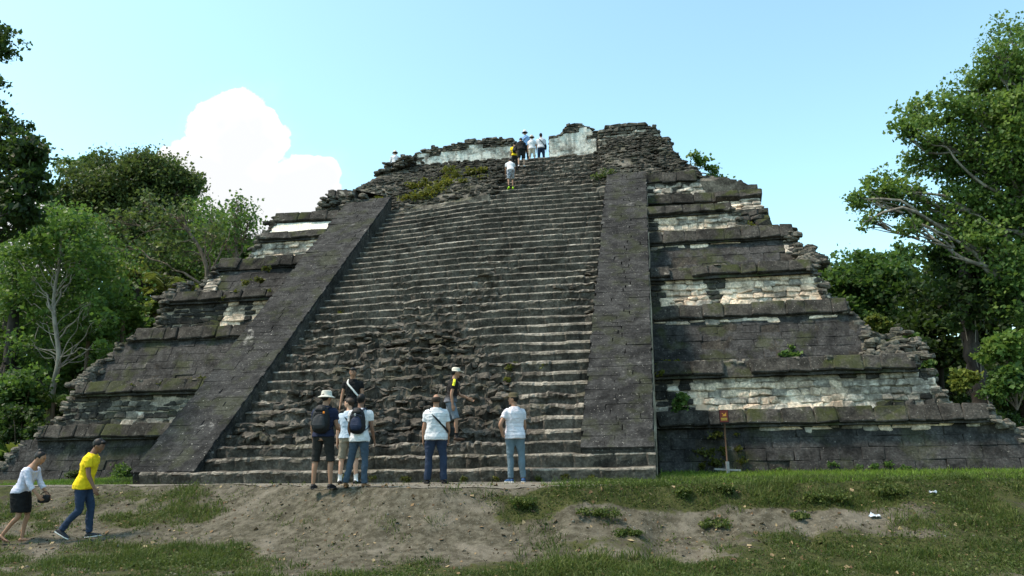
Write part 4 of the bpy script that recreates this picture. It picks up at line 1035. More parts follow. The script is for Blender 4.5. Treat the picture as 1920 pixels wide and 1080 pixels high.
weed('creeping weeds on the wall left of the warning sign', [(1345, 815, 21.1, 12), (1330, 850, 21.0, 13), (1310, 848, 21.0, 9), (1340, 868, 20.9, 14), (1355, 845, 21.0, 10), (1320, 872, 20.9, 10), (1385, 842, 21.0, 9), (1392, 866, 20.9, 9), (1380, 815, 21.1, 6)], .06, 120, 'moss', 12, .25, .7)
weed('yellowish tuft on the broken block of the third right terrace', [(1395, 420, 26.7, 8), (1405, 424, 26.6, 9), (1388, 416, 26.8, 5)], .08, 110, 'moss', 13, .45)
weed('tufts below the pale corner on the third right terrace', [(1470, 462, 25.9, 8), (1480, 470, 25.7, 8), (1455, 455, 26.0, 6), (1392, 446, 26.0, 6), (1448, 487, 25.5, 5)], .08, 100, 'moss', 14, .5)
weed('dark moss along the edge of the second left terrace', [(440, 548, 23.7, 9), (510, 545, 23.7, 8), (485, 525, 24.6, 9), (500, 505, 25.0, 8), (460, 530, 24.4, 8), (545, 535, 24.0, 6), (420, 560, 23.6, 8)], .08, 130, 'moss', 15, .22, .5)
weed('moss on the lowest left cornice near the balustrade', [(375, 712, 21.6, 10), (355, 716, 21.5, 9), (300, 722, 21.4, 8), (250, 722, 21.4, 7)], .06, 130, 'moss', 16, .22, .5)
weed('small plants rooted along the foot of the right wall', [(1665, 870, 20.9, 9), (1640, 874, 20.8, 7), (1610, 876, 20.8, 6), (1700, 878, 20.8, 7), (1560, 872, 20.9, 8), (1460, 880, 20.8, 6)], .06, 90, 'leaf_mid', 17, .4, .6)
weed('weeds in the lowest riser near the middle of the staircase', [(640, 897, 16.2, 8), (700, 896, 16.2, 6), (760, 897, 16.2, 9), (870, 897, 16.2, 7), (1010, 897, 16.2, 8), (1060, 894, 16.2, 9), (1110, 895, 16.2, 7), (930, 897, 16.2, 6)], .035, 110, 'moss', 18, .15, .6)

# ================================================================== GRASS AND WEEDS ON THE GROUND
def blades(name, label, X, Y, h, w, mat, seed, lean=.5, tone=None):
    rng = np.random.default_rng(seed); n = len(X); Z = terrain(X, Y)-.01
    a = rng.uniform(0, 2*PI, n); l = rng.normal(0, lean, n)*h; b = rng.uniform(0, 2*PI, n)
    d = np.stack([np.cos(a), np.sin(a), 0*a], -1)*w[:, None]; B = p3(X, Y, Z); tip = B+np.stack([np.cos(b)*l, np.sin(b)*l, h], -1); mid = B+np.stack([np.cos(b)*l*.35, np.sin(b)*l*.35, h*.6], -1)
    V = np.stack([B-d, B+d, mid+d*.8, tip, mid-d*.8], 1).reshape(-1, 3); i = np.arange(n)*5
    F4 = np.stack([i, i+1, i+2, i+4], -1); F3 = np.stack([i+4, i+2, i+3], -1)
    tn = np.clip((rng.normal(.45, .2, n) if tone is None else tone), 0, 1)
    o = link(name, mesh(name, V, [F3, F4], [M[mat]], None, False, {'tone': np.repeat(tn, 5)})); tag(o, label, None, kind='stuff'); return o
def grass():
    rng = np.random.default_rng(33); n = 370000
    X = rng.uniform(-14, 11, n); Y = rng.uniform(10.3, 17.5, n)
    g = grass_cover(X, Y); pn = fbm(p3(X*2.4, Y*2.4, 0*X), 3, 51); pat = fbm(p3(X*.8, Y*1.2, 0*X), 3, 57)
    keep = rng.uniform(0, 1, n) < np.clip((g-.28)*1.1+pn*.75, .012, 1)
    X, Y, pn, pat = X[keep], Y[keep], pn[keep], pat[keep]; m = len(X)
    h = np.clip(rng.gamma(4, .011, m)*(1+1.5*pn+1.2*np.maximum(pat, 0)), .010, .22)
    blades('grass', 'short patchy grass and weeds on the bank', X, Y, h, rng.uniform(.003, .009, m), 'grass', 1, .9, .42+.2*pn+.25*pat+rng.normal(0, .13, m))
    # flat strips of bright lawn at the foot of the walls
    n = 150000; X = rng.uniform(-16, 10.5, n); Y = rng.uniform(14.5, 21.6, n); k = ((X < -11.9) & (Y > 16.5)) | ((X > .0) & (Y > edge_y(X)+.1)) | ((X > -2.2) & (X < .1) & (Y > edge_y(X)+.0) & (Y < edge_y(X)+.9))
    X, Y = X[k], Y[k]; m = len(X)
    k = rng.uniform(0, 1, m) < .75+.6*fbm(p3(X*1.3, Y*1.3, 0*X), 3, 58); X, Y = X[k], Y[k]; m = len(X)
    blades('lawn', 'bright green lawn strip along the foot of the walls', X, Y, rng.gamma(5, .010, m)+.01+.05*(Y > 20.6)*rng.uniform(0, 1, m), rng.uniform(.004, .010, m), 'lawn', 2, .6)
    # low creeping leaves
    n = 160000; X = rng.uniform(-14, 11, n); Y = rng.uniform(10.3, 16.5, n); g = grass_cover(X, Y); pn = fbm(p3(X*1.7, Y*1.7, 0*X), 3, 52)
    k = rng.uniform(0, 1, n) < np.clip((g-.3)*.9+pn*.8-.1, 0, 1); X, Y = X[k], Y[k]; pn = pn[k]
    C = p3(X, Y, terrain(X, Y)+rng.uniform(.005, .05, len(X))*(1+np.maximum(pn, 0)*2)); V, F = leaves(C, np.full(len(C), .028), rng, 0, 1.2, .5)
    o = link('ground_cover', mesh('ground_cover', V, F, [M['grass']], None, False, {'tone': np.repeat(np.clip(rng.normal(.35, .2, len(C))+.25*pn, 0, 1), 4)})); tag(o, 'small creeping leaves carpeting the bank', None, kind='stuff')
    n = 2600; X = rng.uniform(-14, 10, n); Y = rng.uniform(10.4, 15.5, n); C = p3(X, Y, terrain(X, Y)+.012); V, F = leaves(C, rng.uniform(.03, .08, n), rng, 0, 2.5, .4)
    t = NT('dry_leaf'); m = t.pbr(t.ramp(t.attr('tone'), (0, (.05, .028, .014)), (.6, (.16, .10, .05)), (1, (.30, .23, .13))), .9)
    tag(link('leaf_litter', mesh('leaf_litter', V, F, [m], None, False, {'tone': np.repeat(rng.uniform(0, 1, n), 4)})), 'dry fallen leaves scattered on the bank', None, kind='stuff')
    # pebbles and clods
    n = 5500; X = rng.uniform(-13, 9, n); Y = rng.uniform(10.5, 15.8, n); k = (rng.uniform(0, 1, n) > grass_cover(X, Y)*1.3); X, Y = X[k], Y[k]; mb = MB(); Z = terrain(X, Y)
    for x, y, z in zip(X, Y, Z):
        s = min(rng.gamma(1.5, .007)+.006, .06); V, F = RUB[rng.integers(0, 10)]; mb.add(V*s*rng.uniform(.6, 1.3, 3)+[x, y, z+.1*s], F)
    t = NT('pale_pebble'); m = t.pbr(t.mix(t.noise(t.pos(), 6, 2), (.10, .088, .07), (.30, .27, .225)), .95, None, .1)
    tag(mb.build('gravel', m), 'loose pale pebbles and clods on the eroded bank', None, kind='stuff')
grass()
# taller weed clumps along the upper edge of the bank
rw = random.Random(4)
for i, (lab, px, py, r) in enumerate([('bushy weed clump hanging over the dark hollow of the bank', 1297, 925, 20), ('weed clump at the left end of the grassy bank edge', 975, 945, 20), ('thick weed clump on the bank edge right of the hollow', 1352, 918, 16),
        ('weeds spilling down the bank near its middle', 1125, 965, 22), ('dark weed mound low on the bank, right of the middle', 1340, 985, 18), ('weed tuft beside the pale litter on the bank', 1545, 935, 20), ('broad weed mound on the bank edge near the right side', 1680, 925, 26),
        ('lone weed tuft at the lower lip of the bare bank', 1175, 1002, 14), ('weed tuft in the bare bank left of the litter', 1495, 970, 12)]):
    d = FW+RT*(px-960)/FPX-UP*(py-540)/FPX; t_ = np.linspace(9, 22, 1500); P = CAMP+d[None]*t_[:, None]/d[1]; hh = terrain(P[:, 0], P[:, 1]); j = np.argmax(P[:, 2] < hh) or 700
    c = P[j]; s = r*np.linalg.norm(c-CAMP)/FPX
    cs = [(np.array([rw.uniform(-1.2, 1.2)*s, rw.uniform(-.8, .8)*s, s*.28*rw.uniform(.2, 1)]), np.array([.7, .7, .32])*s) for _ in range(6)]
    o, _ = crown('weed_clump', cs, 200, .04, 'grass', None, 300+i, 14, .4, .5); o.location = tuple(c); tag(o, lab, 'weeds', 'weed clumps on the bank')
# ================================================================== PEOPLE
def cloth(name, col, stripes=None, rough=.85, fold=26, col2=None, z2=None, blotch=None):
    t = NT(name); p = t.obj(); n = t.noise(p, 5, 4, .6); c = t.mix(t.step(n, .3, .7), t.scale(t.mix(0, col, col), .82), t.scale(t.mix(0, col, col), 1.08))
    if blotch: c = t.mix(t.step(t.noise(p, 16, 2, .5), .48, .52), c, blotch)
    if stripes:                       # horizontal woven stripes: period, width, colour, offset
        per, w, sc, off = stripes; s = t.n('ShaderNodeSeparateXYZ'); t.set(s.inputs[0], p)
        ph = t.math('FRACT', t.math('DIVIDE', t.math('ADD', s.outputs['Z'], off+10*per), per)); c = t.mix(t.step(ph, w/per, w/per*.8, 0, .75), c, sc)
    if col2:
        s = t.n('ShaderNodeSeparateXYZ'); t.set(s.inputs[0], p); c = t.mix(t.step(s.outputs['Z'], z2[0], z2[1]), c, col2)
    h = t.math('ADD', t.noise(t.map(p, (1, 1, .7)), 9, 3, .5), t.math('MULTIPLY', t.noise(p, 160, 2), .12))
    return t.pbr(c, rough, t.bump(h, .5, .03), .2)
def skin(name, col):
    t = NT(name); p = t.obj(); n = t.noise(p, 12, 3); return t.pbr(t.mix(n, t.scale(t.mix(0, col, col), .8), t.scale(t.mix(0, col, col), 1.12)), .6, None, .35)
SKIN = {'light': skin('light_skin', (.50, .29, .20)), 'tan': skin('tan_skin', (.33, .175, .11)), 'brown': skin('brown_skin', (.19, .095, .06))}
HAIRM = cloth('black_hair', (.011, .010, .010), rough=.5); HAIRG = cloth('brown_hair', (.035, .022, .015), rough=.5)
EYEM = cloth('eye_dark', (.01, .008, .007), rough=.3)

def remesh(mb, name, mat, vox, smooth=6, parent=None, fold=0.0, fseed=0):
    """union of the collected closed shapes as one continuous surface"""
    me = mb.data('tmp', []); o = bpy.data.objects.new('tmp', me); COL.objects.link(o)
    r = o.modifiers.new('r', 'REMESH'); r.mode = 'VOXEL'; r.voxel_size = vox; r.use_smooth_shade = True
    s = o.modifiers.new('s', 'SMOOTH'); s.iterations = smooth; s.factor = .5
    dg = bpy.context.evaluated_depsgraph_get(); out = bpy.data.meshes.new_from_object(o.evaluated_get(dg)); bpy.data.objects.remove(o); bpy.data.meshes.remove(me)
    out.name = name; n = len(out.vertices)
    if fold and n:
        co = np.zeros(n*3); nr = np.zeros(n*3); out.vertices.foreach_get('co', co); out.vertices.foreach_get('normal', nr); co = co.reshape(-1, 3); nr = nr.reshape(-1, 3)
        f = fbm(co*np.array([10, 10, 6])+fseed*3.3, 3, 200+fseed); f2 = 1-np.abs(vnoise(co*np.array([7, 7, 15])+co[:, [2, 0, 1]]*6+fseed, 210))*2
        co += nr*((f*fold*1.5)+np.maximum(f2, 0)**2*fold*.9-fold*.3)[:, None]; out.vertices.foreach_set('co', co.ravel()); out.update()
    out.materials.clear(); out.materials.append(mat)
    out.polygons.foreach_set('use_smooth', np.ones(len(out.polygons), bool))
    return link(name, out, parent)
def frame(up, fwd):
    u = norm(up); f = norm(np.asarray(fwd, float)-u*np.dot(fwd, u)); r = np.cross(f, u); return r, f, u      # right, forward, up
def ell(c, r, f, a, b, k=20, p=2.3):
    ph = np.arange(k)*2*PI/k; cs, sn = np.cos(ph), np.sin(ph)
    return np.asarray(c)+np.outer(np.sign(cs)*np.abs(cs)**(2/p)*a, r)+np.outer(np.sign(sn)*np.abs(sn)**(2/p)*b, f)

class Body:
    """Joint positions of a posed figure facing +Y (its right side is +X), feet near z = 0."""
    def __init__(s, H=1.74, build=1.0, lean=(0, 0, 1), hip_fwd=(0, 1, 0), chest_fwd=None, head_fwd=None, head_up=None, legs=None, arms=None, belly=1.0, shoulder=1.0):
        k = H/1.75; s.k = k; s.b = build; s.belly = belly
        s.L = dict(th=.435*k, sh=.415*k, ank=.085*k, ua=.30*k, fa=.255*k)
        s.hr, s.hf, s.hu = frame((0, 0, 1), hip_fwd)
        s.cr, s.cf, s.cu = frame(lean, chest_fwd if chest_fwd is not None else hip_fwd)
        s.pel = np.zeros(3)
        s.chest = s.pel+s.cu*.33*k; s.neck = s.pel+s.cu*.545*k
        s.hdr, s.hdf, s.hdu = frame(head_up if head_up is not None else norm(s.cu+np.array([0, 0, .8])), head_fwd if head_fwd is not None else s.cf)
        s.head = s.neck+norm(s.cu+s.hdu)*.045*k+s.hdu*.112*k+s.hdf*.018*k
        s.hip = [s.pel+s.hr*sd*.092*k*build**.5-np.array([0, 0, .045*k]) for sd in (-1, 1)]
        s.shd = [s.neck-s.cu*.098*k+s.cr*sd*.172*k*shoulder for sd in (-1, 1)]
        s.knee = []; s.ank = []; s.foot = []
        for i in (0, 1):
            td, sh, fd = legs[i]; kn = s.hip[i]+norm(td)*s.L['th']; an = kn+norm(sh)*s.L['sh']; s.knee.append(kn); s.ank.append(an); s.foot.append(norm(fd))
        s.elb = []; s.wri = []; s.hdir = []
        for i in (0, 1):
            a, b = arms[i][:2]; e = s.shd[i]+norm(a)*s.L['ua']; w = e+norm(b)*s.L['fa']; s.elb.append(e); s.wri.append(w); s.hdir.append(norm(arms[i][2]) if len(arms[i]) > 2 else norm(b))
        zmin = min(s.ank[i][2]-s.L['ank']*max(.25, 1) + min(0, s.foot[i][2]*.20*k) for i in (0, 1))
        off = np.array([0, 0, -zmin]); 
        for nm in ('pel', 'chest', 'neck', 'head'): setattr(s, nm, getattr(s, nm)+off)
        for nm in ('hip', 'shd', 'knee', 'ank', 'elb', 'wri'): setattr(s, nm, [v+off for v in getattr(s, nm)])
    def torso_rings(s, g=0.0, z0=-.10, z1=None, flare=0):
        k, b = s.k, s.b
        prof = [(-.10, .150, .112), (-.03, .168, .122), (.05, .164, .117), (.14, .150, .106*s.belly), (.24, .158, .112*s.belly**.7), (.33, .176, .118), (.42, .180, .110), (.46, .160, .098), (.49, .122, .086), (.522, .092, .077), (.552, .066, .062)]
        R = []
        for q, a, d in prof:
            if q < z0-1e-6 or (z1 is not None and q > z1): continue
            t = min(max((q+.02)/.2, 0), 1); r = norm(s.hr*(1-t)+s.cr*t); f = norm(s.hf*(1-t)+s.cf*t)
            c = s.pel+(s.cu*q if q > 0 else np.array([0, 0, q]))*k - f*.012*k*(1 if q > .3 else 0)
            fl = flare*max(0, .12-q)
            R.append(ell(c, r, f, (a*k*b+g+fl), (d*k*b+g+fl)))
        return R
    def leg_pts(s, i):
        h, kn, an = s.hip[i], s.knee[i], s.ank[i]
        return [h+(h-kn)*.02, h*.65+kn*.35, kn+(h-kn)*.06, kn*.62+an*.38+s.calf(i), an]
    def calf(s, i): 
        d = norm(s.ank[i]-s.knee[i]); f = s.foot[i]-d*np.dot(s.foot[i], d); return -norm(f)*.016*s.k
    def leg(s, mb, i, g=0.0, upto=1.0, scale=1.0, hem=None):
        k, b = s.k, s.b; P = spline(s.leg_pts(i), 5); q = np.linspace(0, 1, len(P)); rad = np.interp(q, [0, .25, .5, .72, 1], np.array([.092, .080, .054, .052, .034])*k*b**.8*scale)+g
        if hem is not None: rad = np.maximum(rad, hem)
        n = max(3, int(len(P)*upto)); mb.tube(P[:n], rad[:n], 14)
    def arm(s, mb, i, g=0.0, upto=1.0, scale=1.0):
        k, b = s.k, s.b; sh, e, w = s.shd[i], s.elb[i], s.wri[i]; ax = norm(e-sh); ins = s.cr*(1 if i == 0 else -1)
        P = spline([sh+ins*.05*k, sh+ax*.03*k, sh*.55+e*.45, e, e*.55+w*.45, w], 5); q = np.linspace(0, 1, len(P)); rad = np.interp(q, [0, .2, .4, .6, .8, 1], np.array([.052, .056, .047, .040, .038, .026])*k*b**.6*scale)+g
        n = max(3, int(len(P)*upto)); mb.tube(P[:n], rad[:n], 12)
    def hand(s, mb, i, curl=.5, palm_n=None):
        k = s.k; w = s.wri[i]; d = s.hdir[i]; nn = palm_n if palm_n is not None else (s.hr*(1 if i == 0 else -1))     # palm faces the body
        n_ = norm(np.asarray(nn, float)-d*np.dot(nn, d)); sd = np.cross(n_, d)
        if np.dot(sd, s.cf) < 0: sd = -sd                        # thumb side: forward
        R = [ell(w+d*t*k, sd, n_, a*k, b_*k, 12) for t, a, b_ in ((-.02, .027, .021), (.02, .034, .018), (.06, .041, .016), (.092, .039, .013))]
        mb.ring_loft(R)
        for j, (o, L) in enumerate(((.029, .070), (.010, .080), (-.009, .074), (-.027, .058))):
            a = w+d*.088*k+sd*o*k; c1 = norm(d+n_*curl*.5); c2 = norm(d+n_*curl*1.5); c3 = norm(d*.5+n_*curl*1.9)
            p1 = a+c1*L*.45*k; p2 = p1+c2*L*.32*k; p3_ = p2+c3*L*.25*k; mb.tube([a-d*.02*k, a, p1, p2, p3_], np.array([.0095, .0095, .009, .0085, .007])*k, 8)
        a = w+d*.028*k+sd*.030*k; t1 = a+norm(d+sd*.8+n_*.3)*.038*k; t2 = t1+norm(d+sd*.15+n_*.5*curl)*.032*k; mb.tube([a-sd*.012*k, a, t1, t2], np.array([.013, .0135, .011, .0085])*k, 8)
    def head_shape(s, mb):
        k = s.k; R = np.stack([s.hdr, s.hdf, s.hdu], 1)
        def fn(P):
            P = P.copy(); z = P[:, 2]; P[:, 0] *= np.interp(z, [-1, -.6, 0, .5, 1], [.62, .80, .98, 1.02, .95]); P[:, 1] = np.where(P[:, 1] > 0, P[:, 1]*np.interp(z, [-1, -.5, .1, 1], [1.0, 1.0, .96, .9]), P[:, 1]*np.interp(z, [-1, -.5, .3, 1], [.55, .82, 1.1, 1.0])); return P
        mb.sphere(s.head, np.array([.080, .104, .123])*k, 24, 16, R, 0, fn)
        L = lambda x, y, z: s.head+R @ (np.array([x, y, z])*k)
        mb.ring_loft([ell(L(0, .080, .028), R[:, 0], R[:, 1], .007*k, .010*k, 8), ell(L(0, .098, -.004), R[:, 0], R[:, 1], .011*k, .012*k, 8), ell(L(0, .107, -.022), R[:, 0], R[:, 1], .015*k, .013*k, 8), ell(L(0, .088, -.036), R[:, 0], R[:, 1], .013*k, .010*k, 8)])
        mb.sphere(L(0, .088, -.058), np.array([.024, .010, .011])*k, 10, 6, R); mb.sphere(L(0, .082, -.098), np.array([.022, .014, .014])*k, 10, 6, R)
        mb.sphere(L(0, .082, .036), np.array([.05, .014, .010])*k, 10, 6, R)
        for sd in (-1, 1): mb.sphere(L(sd*.078, -.006, -.002), np.array([.010, .020, .031])*k, 10, 8, R)
        # neck
        mb.tube([s.neck-s.cu*.04*k, s.neck+s.cu*.02*k, s.head-s.hdu*.06*k-s.hdf*.012*k], np.array([.072, .062, .058])*k, 12)
        return L, R
    def shoe_rings(s, i, g=0, shoe=True):
        k = s.k; an = s.ank[i]; f = s.foot[i]; r = np.cross(f, [0, 0, 1.]); r = norm(r); u = np.cross(r, f); H = s.L['ank']
        base = an-u*H
        out = []
        for y, a, z0, z1 in ((-.075, .022, .012, .045), (-.055, .034, .003, .075), (-.01, .038, 0, .088), (.05, .042, 0, .074), (.11, .047, 0, .056), (.155, .044, .003, .046), (.19, .026, .010, .036)):
            c = base+f*y*k+u*(z0+z1)/2*k; out.append(ell(c, r, u, a*k+g, (z1-z0)/2*k+g, 14, 2.8))
        return out, base, f, r, u

def person(label, loc, rz, B, top, bottom, skin_, hair, shoes, hat=None, vox=.011, sleeve=.42, legs_upto=1.0, curl=(.5, .5), palm=(None, None), hem=None, cuff=None, neck_z=.56, bottom_kind='trousers', trim=None, socks=None, extra=None, top_z0=-.04, beard=False, long_sleeve=False, group=None, sandals=False):
    root = tag(empty('person', loc, rz), label, 'person', group); k = B.k; fs = len(bpy.data.objects) % 97
    mb = MB(); mb.ring_loft(B.torso_rings(0))
    for i in (0, 1):
        B.leg(mb, i); B.arm(mb, i); B.hand(mb, i, curl[i], palm[i])
        rg, *_ = B.shoe_rings(i, -.010); mb.ring_loft(rg)
        mb.sphere(B.shd[i], np.array([.058, .058, .058])*k*B.b**.5, 12, 8)
    L, R = B.head_shape(mb)
    remesh(mb, 'body', SKIN[skin_], vox*.94, 4, root)
    # top
    mb = MB(); mb.ring_loft(B.torso_rings(.021, top_z0, neck_z, .16))
    for i in (0, 1):
        B.arm(mb, i, .017 if not long_sleeve else .014, sleeve, 1.12 if not long_sleeve else 1.0); mb.sphere(B.shd[i], np.array([.070, .070, .066])*k*B.b**.5, 12, 8)
    if not isinstance(top, tuple): top = ('shirt', top)
    remesh(mb, top[0], top[1], vox*1.05, 4, root, .010, fs)
    # bottom
    mb = MB()
    if bottom_kind == 'skirt':
        R_ = []
        for q, a, d in ((.08, .168, .140), (.02, .190, .165), (-.05, .205, .185), (-.18, .205, .195), (-.32, .196, .19), (-.40, .190, .185)):
            c = B.pel+np.array([0, 0, q*k])+(norm((B.knee[0]+B.knee[1])/2-B.pel)*[1, 1, 0])*max(0, -q)*.55*k; R_.append(ell(c, B.hr, B.hf, a*k*B.b, d*k*B.b))
        mb.ring_loft(R_)
    else:
        mb.ring_loft(B.torso_rings(.008, -.10, .06))
        for i in (0, 1): B.leg(mb, i, .013, legs_upto, 1.07, hem)
    remesh(mb, bottom_kind, bottom, vox*1.15, 3, root, .009, fs+7)
    # shoes
    for i in (0, 1):
        if sandals:
            rg, base, f, r, u = B.shoe_rings(i, 0)
            m = MB(); m.ring_loft([ell(base+f*y*k+u*.006*k, r, u, a*k, .008*k, 12, 2.6) for y, a in ((-.08, .024), (-.05, .038), (.03, .044), (.11, .050), (.17, .044), (.2, .022))])
            m.tube([base+r*.045*k+f*.10*k, base+u*.06*k+f*.09*k, base-r*.045*k+f*.10*k], [.010*k]*3, 6); m.tube([base+r*.04*k-f*.02*k, base+u*.095*k+f*.02*k, base-r*.04*k-f*.02*k], [.008*k]*3, 6)
            m.build('sandal', shoes, root, True)
        else:
            rg, base, f, r, u = B.shoe_rings(i, .004); m = MB(); m.ring_loft(rg); sh = m.build('shoe', shoes[0], root, True)
            if len(shoes) > 1:
                m = MB(); m.ring_loft([ell(base+f*y*k+u*.010*k, r, u, a*k, .014*k, 14, 3) for y, a in ((-.085, .022), (-.06, .040), (0, .044), (.06, .048), (.12, .053), (.165, .048), (.2, .026))]); m.build('sole', shoes[1], sh, True)
        if socks:
            m = MB(); a = B.ank[i]; d = norm(B.knee[i]-a); m.tube([a-d*.03*k, a+d*.03*k, a+d*socks[1]*k], np.array([.047, .043, .050])*k, 12); m.build('sock', socks[0], root, True)
    # hair
    if hair and hair[0] != 'none':
        kind, hm = hair; mb = MB()
        def cap(P):
            P = P.copy(); z = P[:, 2]; P[:, 0] *= np.interp(z, [-1, -.5, 0, 1], [.7, .86, 1, 1]); P[:, 1] = np.where(P[:, 1] < 0, P[:, 1]*np.interp(z, [-1, -.5, .3, 1], [.7, .9, 1.12, 1.05]), P[:, 1]); return P
        cc = s_ = None
        if kind in ('short', 'bun', 'under_hat'):
            mb.sphere(L(0, -.020, .022), np.array([.086, .098, .114])*k, 20, 14, R, 0, cap)
            if kind == 'bun': mb.sphere(L(0, -.085, .115), np.array([.045, .045, .042])*k, 12, 8, R)
            if kind != 'under_hat' and kind != 'bun': mb.sphere(L(0, .045, .085), np.array([.066, .048, .036])*k, 12, 8, R)
        if kind == 'balding':
            for a in np.linspace(-2.2, 2.2, 15): mb.sphere(L(.074*math.sin(a+0), -.014-.092*math.cos(a*.78), .012), np.array([.022, .026, .062])*k, 8, 6, R)
        hobj = remesh(mb, 'hair', hm, .010, 3, root, .004, fs+3)
        if beard:
            mb = MB(); mb.sphere(L(0, .045, -.085), np.array([.058, .050, .034])*k, 12, 8, R); mb.sphere(L(0, .093, -.045), np.array([.026, .008, .006])*k, 8, 6, R); remesh(mb, 'beard', hm, .010, 3, root)
    for sd in (-1, 1):
        m = MB(); m.sphere(L(sd*.030, .0845, .016), np.array([.0105, .006, .0058])*k, 10, 6, R); m.build('eye', EYEM, root, True)
        m = MB(); m.tube([L(sd*.014, .093, .036), L(sd*.030, .092, .042), L(sd*.048, .078, .036)], np.array([.004, .005, .003])*k, 6); m.build('eyebrow', HAIRM, root, True)
    # hats
    if hat:
        kind, hm = hat; mb = MB(); Rh = R
        if kind == 'bucket':
            pr = [(.150, .02, .03), (.146, .070, .082), (.120, .086, .100), (.062, .090, .105), (.045, .104, .120), (.022, .142, .158), (.012, .150, .168)]
            rings = [ell(L(0, -.008, z), R[:, 0], R[:, 1], a*k, b*k, 26) for z, a, b in pr]; inner = [ell(L(0, -.008, z-.008), R[:, 0], R[:, 1], (a-.006)*k, (b-.006)*k, 26) for z, a, b in reversed(pr)]
            mb.ring_loft(rings+inner); ho = mb.build('sun_hat', hm, root, True)
        else:
            pr = [(.143, .02, .03), (.138, .058, .075), (.115, .080, .100), (.080, .087, .108), (.040, .089, .112)]
            mb.ring_loft([ell(L(0, -.008, z), R[:, 0], R[:, 1], a*k, b*k, 22) for z, a, b in pr]); ho = mb.build('cap', hm, root, True)
            m2 = MB(); rows = []
            for y, a, dz in ((.070, .080, 0), (.120, .078, .000), (.160, .064, -.010), (.195, .034, -.024)):
                rows.append(ell(L(0, y, .052+dz), R[:, 0], R[:, 2], a*k, .010*k, 14))
            m2.ring_loft(rows); m2.build('visor', hm, ho, True)
    return root, L, R

DIRT = lambda X, Y: float(terrain(np.array([X]), np.array([Y]))[0])
ST = lambda i: np.array(i, float)
DN = (0, 0, -1)
m_white = cloth('white_cotton', (.64, .64, .67)); m_polo1 = cloth('white_polo_dark_stripes', (.60, .61, .64), (.105, .007, (.20, .22, .28), .02)); m_polo2 = cloth('white_polo_thin_stripes', (.62, .60, .66), (.088, .006, (.28, .27, .36), .03))
m_navy = cloth('navy_cotton', (.016, .021, .050)); m_lblue = cloth('light_blue_cotton', (.40, .47, .56)); m_black = cloth('black_cotton', (.008, .008, .009)); m_dshort = cloth('dark_grey_cargo', (.022, .021, .020)); m_khaki = cloth('khaki_cotton', (.24, .205, .155))
m_jean = cloth('mid_blue_denim', (.048, .072, .105)); m_jean2 = cloth('deep_blue_denim', (.022, .034, .066)); m_jeanl = cloth('light_blue_denim', (.11, .155, .19)); m_jeand = cloth('dark_blue_denim', (.022, .038, .075)); m_greyblue = cloth('grey_blue_cotton', (.14, .165, .20)); m_yel = cloth('yellow_cotton', (.78, .56, .012)); m_lav = cloth('pale_lavender_knit', (.56, .57, .70)); m_camo = cloth('grey_camouflage_cotton', (.42, .44, .50), blotch=(.18, .20, .25))
m_sport = cloth('black_grey_sport_jersey', (.15, .155, .18), col2=(.014, .012, .012), z2=(.88, 1.04)); m_skyb = cloth('sky_blue_cotton', (.26, .43, .72)); m_beige = cloth('beige_cotton', (.50, .44, .36)); m_olive = cloth('olive_cap_cotton', (.085, .070, .040)); m_cream = cloth('cream_cotton', (.58, .54, .46)); m_hat = cloth('off_white_hat_cotton', (.50, .48, .42))
m_shoeb = cloth('black_shoe', (.014, .014, .016), rough=.6); m_shoeg = cloth('charcoal_shoe', (.025, .027, .035), rough=.6); m_tanshoe = cloth('tan_leather', (.20, .10, .045), rough=.6); m_bluesh = cloth('blue_shoe', (.03, .075, .18), rough=.6); m_sole = cloth('white_sole', (.62, .62, .60), rough=.6); m_brownsan = cloth('brown_leather', (.06, .032, .02), rough=.6); m_neon = cloth('neon_green_shoe', (.42, .80, .03), rough=.6); m_sock = cloth('white_sock', (.72, .72, .74)); m_dsock = cloth('dark_sock', (.02, .02, .022))
m_bag = cloth('black_nylon', (.010, .011, .013), rough=.6); m_bag2 = cloth('dark_grey_nylon', (.030, .031, .035), rough=.6); m_bagn = cloth('navy_nylon', (.016, .024, .055), rough=.6); m_leather = cloth('tan_leather_bag', (.30, .15, .04), rough=.55); m_strapw = cloth('white_strap', (.72, .70, .66)); m_fluo = cloth('yellow_flash', (.85, .80, .05)); m_or = cloth('orange_print', (.75, .22, .03))

